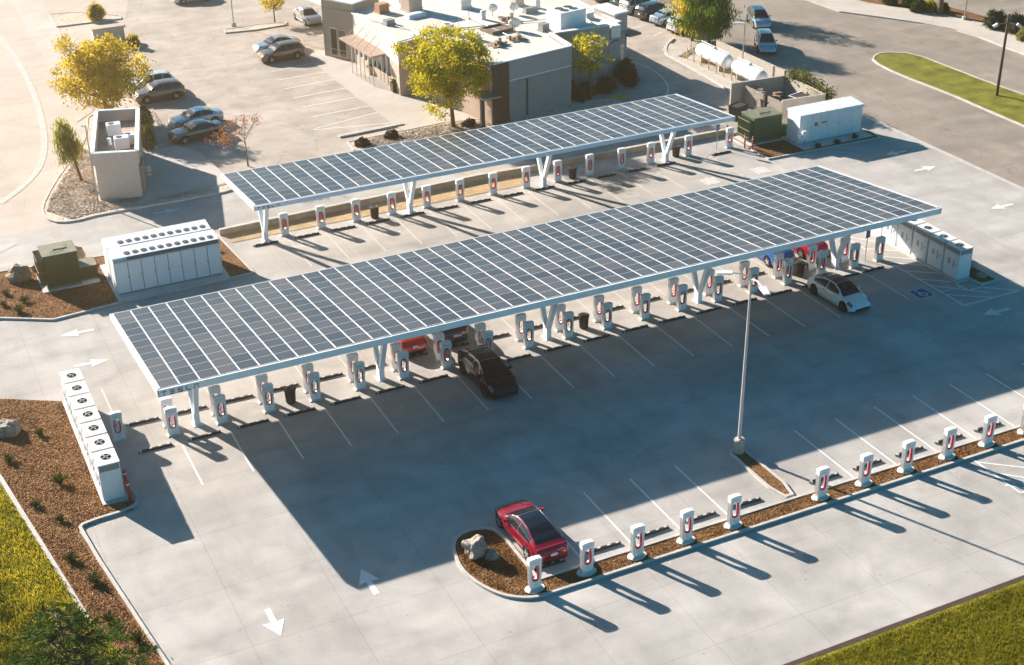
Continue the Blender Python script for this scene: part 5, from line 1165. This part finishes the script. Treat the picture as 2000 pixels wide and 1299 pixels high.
v = G(290,345); q = thing('barrel', 'tan barrel standing in the shade beside the small kiosk', 'barrel', (v.x,v.y,.12)); b = MB(); b.lathe([(.28,0),(.32,.3),(.32,.6),(.28,.85),(.001,.86)], 18); part('body', b, KW, q); b = MB(); b.lathe([(.33,.28),(.33,.33)], 18); part('hoop', b, BROWN, q)
# railing between the slab and the pale blue car
q = thing('railing', 'low metal railing along the slab beside the parked sedans', 'railing', (0,0,0)); p0, p1 = G2(300,232), G2(330,280); b = MB()
b.tube([(p0[0],p0[1],.95),(p1[0],p1[1],.95)], .03, 6); b.tube([(p0[0],p0[1],.2),(p1[0],p1[1],.2)], .02, 6); part('rail', b, KW, q)
b = MB()
for k in range(8): c = along(p0, p1, k/7); b.tube([(c[0],c[1],0),(c[0],c[1],.95)], .02, 5)
part('baluster', b, KW, q)
t = thing('utility_box', 'tan block-shaped utility hut behind the golden tree', 'hut', (0,0,0)); b = MB(); v = G(185,88); b.prism([(v.x,v.y),(v.x+3.2,v.y+.1),(v.x+3.2,v.y+1.2),(v.x,v.y+1.1)], 0, 1.5); part('wall', b, KW, t); b = MB(); b.prism([(v.x-.08,v.y-.08),(v.x+3.28,v.y),(v.x+3.28,v.y+1.28),(v.x-.08,v.y+1.2)], 1.5, 1.62); part('roof', b, TANW, t)
# ================================================================== VEGETATION
BARK = mat('bark', (0.13,0.085,0.055), 0.95, nz=0.25, ns=6, bump=0.6)
GOLD = leafmat('leaves_golden', [(0.22,0.21,0.015),(0.38,0.34,0.02),(0.54,0.46,0.03),(0.64,0.54,0.05)], .55)
GOLD2 = leafmat('leaves_amber', [(0.36,0.25,0.02),(0.52,0.38,0.03),(0.64,0.48,0.05),(0.56,0.50,0.08)], .55)
PEPPER = leafmat('leaves_pepper', [(0.02,0.06,0.012),(0.05,0.15,0.02),(0.12,0.22,0.03),(0.32,0.24,0.04)], .35)
OLIVEL = leafmat('leaves_olive', [(0.18,0.18,0.04),(0.30,0.28,0.07),(0.44,0.38,0.12)], .5)
ORAN = leafmat('leaves_orange', [(0.30,0.09,0.03),(0.45,0.17,0.06),(0.40,0.22,0.10)], .4)
HEDGE = leafmat('leaves_hedge', [(0.03,0.045,0.012),(0.06,0.08,0.02),(0.10,0.11,0.03)], .25)
REDB = leafmat('leaves_dark_red', [(0.035,0.022,0.012),(0.07,0.04,0.02),(0.09,0.06,0.03)], .25)
CEDAR = leafmat('cedar_needles', [(0.012,0.032,0.008),(0.035,0.07,0.012),(0.08,0.13,0.02),(0.17,0.21,0.035)], .25)
def leaves(mb, c, n, sp, size, rg, flat=1.0, droop=0.0):
    for _ in range(n):
        x, y, z = c[0]+rg.gauss(0,sp), c[1]+rg.gauss(0,sp), c[2]+rg.gauss(0,sp)*flat-abs(rg.gauss(0,droop))
        s = size*rg.uniform(.6,1.3); a = rg.uniform(0,6.283); e = rg.uniform(-1.2,1.2)
        u = Vector((math.cos(a)*math.cos(e), math.sin(a)*math.cos(e), math.sin(e)))*s
        w_ = u.cross(Vector((rg.uniform(-1,1), rg.uniform(-1,1), rg.uniform(-1,1)))).normalized()*s*.55
        if droop > .2: u = Vector((rg.uniform(-.3,.3)*s, rg.uniform(-.3,.3)*s, -s*1.6)); w_ = Vector((math.cos(a), math.sin(a), 0))*s*.3
        p = Vector((x,y,z)); mb.add([p-u, p-w_, p+u, p+w_], [(0,1,2,3)])
def tree(name, label, x, y, cz, rx, rz_, m, seed, nclump, per, sp, size, trunk_r=.16, group=None, lean=(0,0), cat='tree', droop=0.0, shell=.55, limbs=7, top_bias=0.0, ry=None, flatten=1.0):
    rg = random.Random(seed); t = thing(name, label, cat, (x,y,0), 0, group); cx_, cy_ = lean; ry = ry or rx
    cl = []
    for _ in range(nclump):
        while True:
            p = Vector((rg.uniform(-1,1), rg.uniform(-1,1), rg.uniform(-1,1)))
            if p.length < 1 and p.length > shell*rg.random()**.5: break
        k = 1+.30*noise.noise(Vector((p.x*2+seed, p.y*2, p.z*2)))*2
        cl.append(Vector((cx_+p.x*rx*k, cy_+p.y*ry*k, cz+p.z*rz_*k)))
    mb = MB()
    for c in cl: leaves(mb, c, int(per*rg.uniform(.5,1.4)), sp*rg.uniform(.7,1.3), size, rg, .7*flatten, droop)
    part('crown', mb, m, t)
    tk = MB(); fork = Vector((cx_*.45, cy_*.45, max(.5, (cz-rz_)*1.0+rz_*.15)))
    tk.tube([(0,0,0),(fork.x*.3,fork.y*.3+.04,fork.z*.5),fork], [trunk_r*1.25,trunk_r,trunk_r*.85], 9)
    for c in rg.sample(cl, min(limbs*3, len(cl))):
        md = fork.lerp(c, .5)+Vector((rg.uniform(-.2,.2), rg.uniform(-.2,.2), rg.uniform(-.1,.3)))
        tk.tube([fork-Vector((0,0,.15)), md, c], [trunk_r*.5, trunk_r*.28, trunk_r*.1], 5)
    part('trunk', tk, BARK, t); return t
tree('shade_tree', 'full golden green tree with a rounded crown, in front of the restaurant slat wall', 33.7,72.6, 5.35, 3.75,2.9, GOLD, 3, 190, 120, .37, .12, .17, lean=(-.35,.3))
tree('shade_tree', 'smaller sparse golden tree beside the grey east wing of the restaurant', 47.85,73.7, 4.3, 1.9,1.75, GOLD, 8, 44, 40, .26, .13, .09, lean=(-.2,.2), limbs=8)
v = G(212,232)
tree('shade_tree', 'large bright golden tree behind the tan kiosk', v.x,v.y, 4.3, 3.4,2.8, GOLD2, 5, 180, 100, .38, .125, .2, lean=(-.3,.2))
v = G(1385,86)
tree('pepper_tree', 'tall green and rust pepper tree with drooping foliage above the gas tanks', v.x,v.y, 3.75, 2.6,2.6, PEPPER, 12, 210, 55, .35, .14, .16, lean=(-.2,.2), droop=.35, limbs=6)
tree('pepper_tree', 'amber-leaved tree directly behind the green pepper tree', v.x-.9,v.y+1.8, 4.2, 1.7,2.6, GOLD2, 13, 90, 50, .35, .14, .14, droop=.35, limbs=5)
v = G(1340,20)
tree('shade_tree', 'dark trunked tree on the gravel at the top edge, by the parked row', v.x,v.y, 6.2, 2.4,2.2, PEPPER, 14, 90, 40, .4, .15, .2)
# broad trees outside the picture's right and top edge are not built; this one shades the road
v = G(1835,30)
tree('street_tree', 'street tree with thick trunk on the far sidewalk at the top edge', v.x,v.y, 5.6, 3.0,2.2, OLIVEL, 15, 120, 45, .4, .16, .28, limbs=5)
# shaggy leaning tree on the gravel point
rg = random.Random(4); v = G(160,355)
t = thing('leaning_tree', 'slim leaning tree with shaggy drooping grey green crown, on the gravel point', 'tree', (v.x,v.y,.05))
tp_ = G(118,240,4.6)-v; spine = [Vector((0,0,0)), Vector((tp_.x*.25,tp_.y*.25,1.3)), Vector((tp_.x*.6,tp_.y*.6,3.0)), Vector((tp_.x,tp_.y,4.7))]
mb = MB(); mb.tube(spine, [.12,.10,.07,.03], 8); part('trunk', mb, BARK, t); mb = MB()
for k in range(80):
    u = rg.uniform(.28,1); c = spine[1].lerp(spine[3], u); r_ = (1.25-u*.75)*rg.random()**.5; a = rg.uniform(0,6.28)
    leaves(mb, c+Vector((math.cos(a)*r_, math.sin(a)*r_, -r_*.35)), 34, .18, .13, rg, 1, .3)
part('crown', mb, OLIVEL, t)
# bare tree with some orange leaves
def bare(label, x, y, h, spread, seed, m, leafside):
    rg = random.Random(seed); t = thing('bare_tree', label, 'tree', (x,y,0)); tk = MB(); lf = MB(); tips = []
    def br(p, d, L_, r_, dep):
        q = p+d*L_; tk.tube([p, p.lerp(q,.5)+Vector((rg.uniform(-.04,.04),)*3), q], [r_, r_*.8, r_*.6], 5 if dep > 1 else 4)
        if dep == 0: tips.append(q); return
        for _ in range(3 if dep > 1 else 4):
            nd = (d+Vector((rg.gauss(0,.5), rg.gauss(0,.5), rg.gauss(.05,.3)))*spread).normalized(); br(q, nd, L_*rg.uniform(.6,.85), r_*.6, dep-1)
    br(Vector((0,0,0)), Vector((0,0,1)), h*.24, .085, 4 if h > 3 else 3)
    part('trunk', tk, mat('pale_bark', (0.30,0.19,0.13), .9, nz=.1), t)
    for q in tips:
        if rg.random() < (.75 if (q-Vector((0,0,0))).dot(leafside) > .1 else .12): leaves(lf, q, 12, .2, .085, rg)
    part('crown', lf, m, t)
bare('leafless twiggy tree with a patch of orange leaves on its left side', 15.28,72.1, 6.4, 1.15, 21, ORAN, Vector((-1,.2,0)))
# shrubs
def shrub(label, x, y, rx, h, m, seed, name='shrub', n=60, per=34, grp=None, size=.09, z=0.05, dense=True):
    rg = random.Random(seed); t = thing(name, label, 'shrub', (x,y,z), 0, grp); mb = MB()
    for _ in range(n):
        a = rg.uniform(0,6.283); e = math.asin(rg.uniform(0,1)); q = rg.uniform(.75,1.0) if dense else rg.uniform(.3,1)
        leaves(mb, (math.cos(a)*math.cos(e)*rx*q*.9, math.sin(a)*math.cos(e)*rx*q*.9, h*.12+math.sin(e)*h*.82*q), per, rx*.11, size, rg)
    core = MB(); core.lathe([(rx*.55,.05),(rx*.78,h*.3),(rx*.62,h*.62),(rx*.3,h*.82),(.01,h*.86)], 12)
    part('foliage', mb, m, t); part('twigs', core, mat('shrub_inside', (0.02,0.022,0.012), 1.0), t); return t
for i, (a, b_, rx, h, m, l) in enumerate(((1778,14,1.0,1.7,HEDGE,'round clipped dark shrub at the far sidewalk, left of a pair'),(1793,25,.95,1.5,HEDGE,'round clipped dark shrub at the far sidewalk, right of a pair'),(1843,24,.6,1.0,HEDGE,'small round shrub beside the thick street tree trunk'),
    (1815,24,.9,1.3,GOLD,'yellow green bush by the street tree'),(1943,56,1.3,2.0,HEDGE,'big round dark shrub in the shade behind the wooden pole'),(1985,66,1.4,2.2,HEDGE,'dark shrub at the right edge behind the wooden pole'),(2000,80,.9,1.3,OLIVEL,'lit small shrub at the right picture edge by the far sidewalk'),
    (1738,10,.9,1.2,HEDGE,'low dark shrub on the bark at the top edge'))):
    v = G(a, b_); shrub(l, v.x, v.y, rx, h, m, 30+i, grp='shrubs along the far sidewalk')
shrub('dark reddish rounded bush beside the service window of the restaurant', 53.3,76.9, 1.15,2.1, REDB, 41, grp='shrubs at the restaurant'); shrub('dark reddish low bush nearer the yellow ramp', 53.0,75.3, .9,1.4, REDB, 42, grp='shrubs at the restaurant')
for i, (x, y, rx, h) in enumerate(((46.7,73.7,.9,1.3),(47.9,74.9,.9,1.2),(50.0,74.8,1.1,1.6),(46.4,75.3,.8,1.8))): shrub('dark green bush %s from the left against the grey east wing' % ordn(i), x, y, rx, h, HEDGE, 50+i, grp='shrubs at the restaurant')
for i, (a, b_, rx, h) in enumerate(((283,268,.85,2.4),(290,290,.8,2.2),(285,250,.8,2.3))): v = G(a, b_); shrub('tall olive clipped bush beside the kiosk, '+('middle one','nearest one','farthest one')[i], v.x, v.y, rx, h, OLIVEL, 60+i, grp='bushes beside the kiosk')
v = G(190,40); t = shrub('yellow clipped hedge block at the top left parking island', v.x, v.y, 1.05, 2.0, GOLD2, 66)
v = G(260,92); shrub('low amber bush right of the tan utility hut', v.x, v.y, .8, 1.3, GOLD2, 67)
v = G(537,44); tree('garden_tree', 'small yellow multi-stemmed tree on the upper gravel island', v.x,v.y, 2.3, 1.2,.7, GOLD2, 68, 40, 30, .2, .12, .07)
for i, (a, b_) in enumerate(((708,285),(765,270),(915,247))): v = G(a, b_); shrub('brown dry tuft in the gravel bed behind the small canopy, %s from left' % ordn(i), v.x, v.y, .7, .6, REDB, 70+i, n=30, grp='tufts in the gravel bed')
# creeper along the top of the enclosure wall
rg = random.Random(77); t = thing('creeper', 'green and yellow creeper spilling over the roadside wall of the waste enclosure', 'creeper', (0,0,0)); mb = MB()
for k in range(60):
    u = k/59; p = (E3[0]+(E4[0]-E3[0])*u*1.02, E3[1]+(E4[1]-E3[1])*u*1.02); leaves(mb, (p[0]+rg.uniform(0,.9),p[1]+rg.uniform(-.2,.4),2.2+rg.gauss(0,.25)-u*.3), 40, .22, .11, rg)
part('foliage', mb, leafmat('leaves_creeper', [(0.05,0.08,0.015),(0.14,0.16,0.03),(0.26,0.22,0.06)], .3), t)
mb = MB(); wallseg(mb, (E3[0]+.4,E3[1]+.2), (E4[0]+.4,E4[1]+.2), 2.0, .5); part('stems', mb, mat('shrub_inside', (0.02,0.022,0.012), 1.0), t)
# young plants in the bark beds
def plant(label, x, y, s, seed, grp):
    rg = random.Random(seed); t = thing('young_plant', label, 'plant', (x,y,.08), 0, grp); mb = MB()
    for _ in range(46):
        a = rg.uniform(0,6.283); e = rg.uniform(.3,1.4); L_ = s*rg.uniform(.5,1.1); d = Vector((math.cos(a)*math.cos(e), math.sin(a)*math.cos(e), math.sin(e)))
        w_ = Vector((-math.sin(a), math.cos(a), 0))*.035; mb.add([Vector((0,0,0))+w_, d*L_*.6+w_*1.4, d*L_, d*L_*.6-w_*1.4, -w_], [(0,1,2,3,4)])
    for _ in range(30): leaves(mb, (rg.gauss(0,s*.3), rg.gauss(0,s*.3), s*.4+rg.gauss(0,s*.15)), 2, .05, .06, rg)
    part('foliage', mb, HEDGE, t); mb = MB(); mb.tube([(0,0,0),(0,0,s*.5)], .02, 5); part('stem', mb, BARK, t)
PL = [(78,852),(17,905),(117,947),(70,992),(140,1098),(188,1140),(120,1020),(215,1215),(270,1255),(12,578),(48,592),(38,612),(8,600)]
for i, (a, b_) in enumerate(PL):
    v = G(a, b_); plant('young green plant %s in the bark bed %s' % (ordn(i if i < 9 else i-9), 'left of the fan cabinets' if i < 9 else 'before the olive transformer'), v.x, v.y, .42+.12*((i*7)%3), 90+i, 'young plants in the bark beds')
for i, (x, y) in enumerate(((60.2,53.9),(62.3,54.3),(58.3,53.9))): plant('dark low plant %s from left in front of the white switchgear' % ordn(i), x, y, .5, 110+i, 'young plants in the bark beds')
# rocks
def rock(label, x, y, sx_, sy_, sz_, seed, m, grp=None):
    bm = bmesh.new(); bmesh.ops.create_icosphere(bm, subdivisions=4, radius=1)
    for vv in bm.verts:
        p = vv.co.copy(); q = p.copy(); s_ = 1+.28*noise.noise(p*1.3+Vector((seed,0,0)))+.13*noise.noise(p*3.1+Vector((0,seed,0)))+.05*noise.noise(p*8)
        # facet by clamping against a few random planes
        rg = random.Random(seed)
        for _ in range(9):
            nn = Vector((rg.gauss(0,1), rg.gauss(0,1), rg.gauss(0,1))).normalized(); d = q.dot(nn)-.72
            if d > 0: q -= nn*d*.85
        vv.co = Vector((q.x*sx_*s_, q.y*sy_*s_, max(-.1, q.z*sz_*s_+sz_*.55)))
    me = bpy.data.meshes.new('rock'); bm.to_mesh(me); bm.free(); me.materials.append(m); o = bpy.data.objects.new('rock', me); COL.objects.link(o); o.location = (x,y,.05)
    tag(o, label, 'rock', grp)
STONE = mat('pale_stone', (0.28,0.25,0.21), 0.9, nz=0.35, ns=3, bump=0.9, bs=6); STONE2 = mat('tan_stone', (0.34,0.24,0.16), 0.9, nz=0.3, ns=3, bump=0.8, bs=6)
def rk(l, px_, py_, a, b_, c, s, m): v = G(px_, py_); rock(l, v.x, v.y, a, b_, c, s, m, 'landscape boulders')
rk('large pale boulder on the rounded bark island beside the red car', 930,1086, .62,.60,.72, 3, STONE); rk('smaller pale boulder leaning beside the large one on the island', 961,1092, .33,.36,.34, 7, STONE)
rk('pale rounded boulder in the bark bed at the left edge', 14,848, .75,.65,.55, 5, STONE); rk('tan boulder left of the olive transformer', 36,548, .85,.7,.75, 9, STONE2)
rk('small dark tan boulder between the transformer and the left boulder', 76,528, .45,.4,.4, 11, STONE2); rk('tan boulder between the transformer and the battery containers', 152,508, .6,.5,.65, 13, STONE2)
v = Vector((53.2,30.6,0)); rock('flat dark boulder in the small bed right of the fan cabinets', v.x, v.y, .5,.4,.3, 15, STONE, 'landscape boulders'); rock('low dark boulder at the near tip of the small bed', 53.1,29.1, .35,.3,.2, 17, STONE, 'landscape boulders')
# cedar rising from below the lower left corner
rg = random.Random(31); t = thing('cedar_tree', 'green cedar with long drooping boughs at the lower left corner', 'tree', (-9.3,10.2,0)); mb = MB(); tk = MB(); Hc = 8.7
tk.tube([(0,0,0),(0,0,Hc*.6),(.1,.1,Hc)], [.24,.11,.012], 10)
for k in range(84):
    u = (k+.5)/84; z = 1.0+(Hc-1.2)*u; a = k*2.399+rg.uniform(-.3,.3); L_ = (6.2*(1-u)**.8+.55)*rg.uniform(.75,1.1)
    d = Vector((math.cos(a), math.sin(a), 0)); pts = [Vector((0,0,z))+d*L_*s+Vector((0,0,L_*(.20*s-.30*s*s))) for s in (0,.25,.5,.75,1)]
    tk.tube(pts, [.045,.03,.02,.012,.006], 5)
    for j in range(int(L_*7.5+4)):
        s = rg.uniform(.12,1); i = min(3, int(s*4)); c = pts[i].lerp(pts[i+1], s*4-i); sd2 = Vector((-d.y, d.x, 0))*(1 if j%2 else -1); tl = (.35+.75*(1-s))*rg.uniform(.6,1.1)
        e = c+(sd2*.8+d*.55)*tl+Vector((0,0,-.14*tl))
        tk.tube([c, e], [.012,.004], 3, cap=False)
        for m_ in range(7):
            q = c.lerp(e, (m_+.5)/9)
            for n_ in range(3):
                aa = rg.uniform(0,6.283); L2 = rg.uniform(.08,.14); dd = Vector((math.cos(aa)*.7, math.sin(aa)*.7, rg.uniform(-.1,.6)))*L2*1.3+(e-c).normalized()*.06
                w_ = Vector((-math.sin(aa), math.cos(aa), .2))*.030; mb.add([q-w_, q+dd, q+w_], [(0,1,2)])
part('crown', mb, CEDAR, t); part('trunk', tk, BARK, t)
dup(t, (-16.8,29.0,0), 1.3, 'green cedar on the left lawn just outside the picture, shading the grass')
# ================================================================== LOOSE GROUND COVER
def inside(x, y, poly):
    c = False; j = len(poly)-1
    for i in range(len(poly)):
        if (poly[i][1] > y) != (poly[j][1] > y) and x < (poly[j][0]-poly[i][0])*(y-poly[i][1])/(poly[j][1]-poly[i][1])+poly[i][0]: c = not c
        j = i
    return c
def scatter(name, poly, n, m, z, smin, smax, seed, tall=False, keep=None):
    rg = random.Random(seed); xs = [p[0] for p in poly]; ys = [p[1] for p in poly]; mb = MB(); k = 0
    while k < n:
        x, y = rg.uniform(min(xs), max(xs)), rg.uniform(min(ys), max(ys))
        if not inside(x, y, poly): continue
        k += 1; s = rg.uniform(smin, smax); a = rg.uniform(0,6.283); u = Vector((math.cos(a), math.sin(a), rg.uniform(-.3,.5)))*s; w_ = Vector((-math.sin(a), math.cos(a), rg.uniform(-.5,.5)))*s*.4
        p = Vector((x, y, z+rg.uniform(0,.03)))
        if tall: mb.add([p-w_*.35, p+w_*.35, p+Vector((u.x*.5, u.y*.5, s*rg.uniform(.7,1.3)))], [(0,1,2)])
        else: mb.add([p-u-w_, p+u-w_, p+u+w_, p-u+w_], [(0,1,2,3)])
    return tag(mb.build(name, m), kind='stuff')
CHIPM = leafmat('bark_chips', [(0.04,0.016,0.006),(0.13,0.06,0.022),(0.25,0.13,0.055),(0.44,0.29,0.16)], 0.05)
scatter('bark_chips', [(-11,42),(-8.3,42.7),(-5.05,40.6),(-5.05,29),(-4,28.2),(-6.8,27.6),(-5.2,15.7),(-3.5,4),(-7.3,20.5),(-9.3,34.4),(-11,36)], 16000, CHIPM, .075, .02, .055, 1)
scatter('bark_chips', [(-8,59.8),(.4,59.2),(.4,52.2),(-3.7,51.6),(-6.6,53.4),(-8,53.6)], 4000, CHIPM, .095, .03, .06, 2)
scatter('bark_chips', inset(isl,.3), 4500, CHIPM, .10, .02, .05, 3)
scatter('bark_chips', [(12.3,12.62),(46,12.62),(46,13.5),(12.3,13.5)], 7000, CHIPM, .08, .02, .045, 4)
GB1 = leafmat('grass_blades', [(0.15,0.155,0.012),(0.27,0.24,0.02),(0.38,0.31,0.035)], .4); GB2 = leafmat('dry_grass_blades', [(0.14,0.16,0.012),(0.38,0.32,0.018),(0.62,0.48,0.035)], .45)
scatter('grass', [(19,3.35),(36,3.35),(36,-3),(19,1.0)], 42000, GB1, .02, .07, .16, 5, tall=True)
scatter('grass', [(-9.7,34.3),(-7.5,20.5),(-3.2,3.4),(-12,3.4),(-12,34.3)], 42000, GB2, .05, .09, .22, 6, tall=True)
pebb = leafmat('pebbles', [(0.30,0.23,0.17),(0.52,0.42,0.33),(0.70,0.60,0.50)], .02)
scatter('gravel', px((690,284),(740,270),(870,244),(962,236),(985,240),(720,296)), 5000, pebb, .12, .05, .12, 7)
scatter('gravel', px((92,415),(98,392),(160,290),(176,300),(192,396),(420,372),(200,415),(140,430)), 9000, pebb, .12, .04, .10, 8)
scatter('gravel', px((1325,112),(1362,92),(1372,96),(1335,116)), 600, pebb, .13, .06, .14, 9)
scatter('gravel', px((1268,0),(1290,12),(1330,28),(1345,14),(1350,-4)), 2500, pebb, .07, .06, .14, 10)
# ================================================================== SUNLIT HAZE
hz = MB(); hz.box(-259,-119,-1.0,419,419,46)
hm = bpy.data.materials.new('haze'); hm.use_nodes = True; hn_ = hm.node_tree; hn_.nodes.clear()
ho = hn_.nodes.new('ShaderNodeOutputMaterial'); hv = hn_.nodes.new('ShaderNodeVolumePrincipled')
hv.inputs['Color'].default_value = (1.0,0.78,0.50,1); hv.inputs['Density'].default_value = 0.0010; hv.inputs['Anisotropy'].default_value = 0.86
hn_.links.new(hv.outputs[0], ho.inputs['Volume'])
o = hz.build('haze', hm); tag(o, kind='stuff')
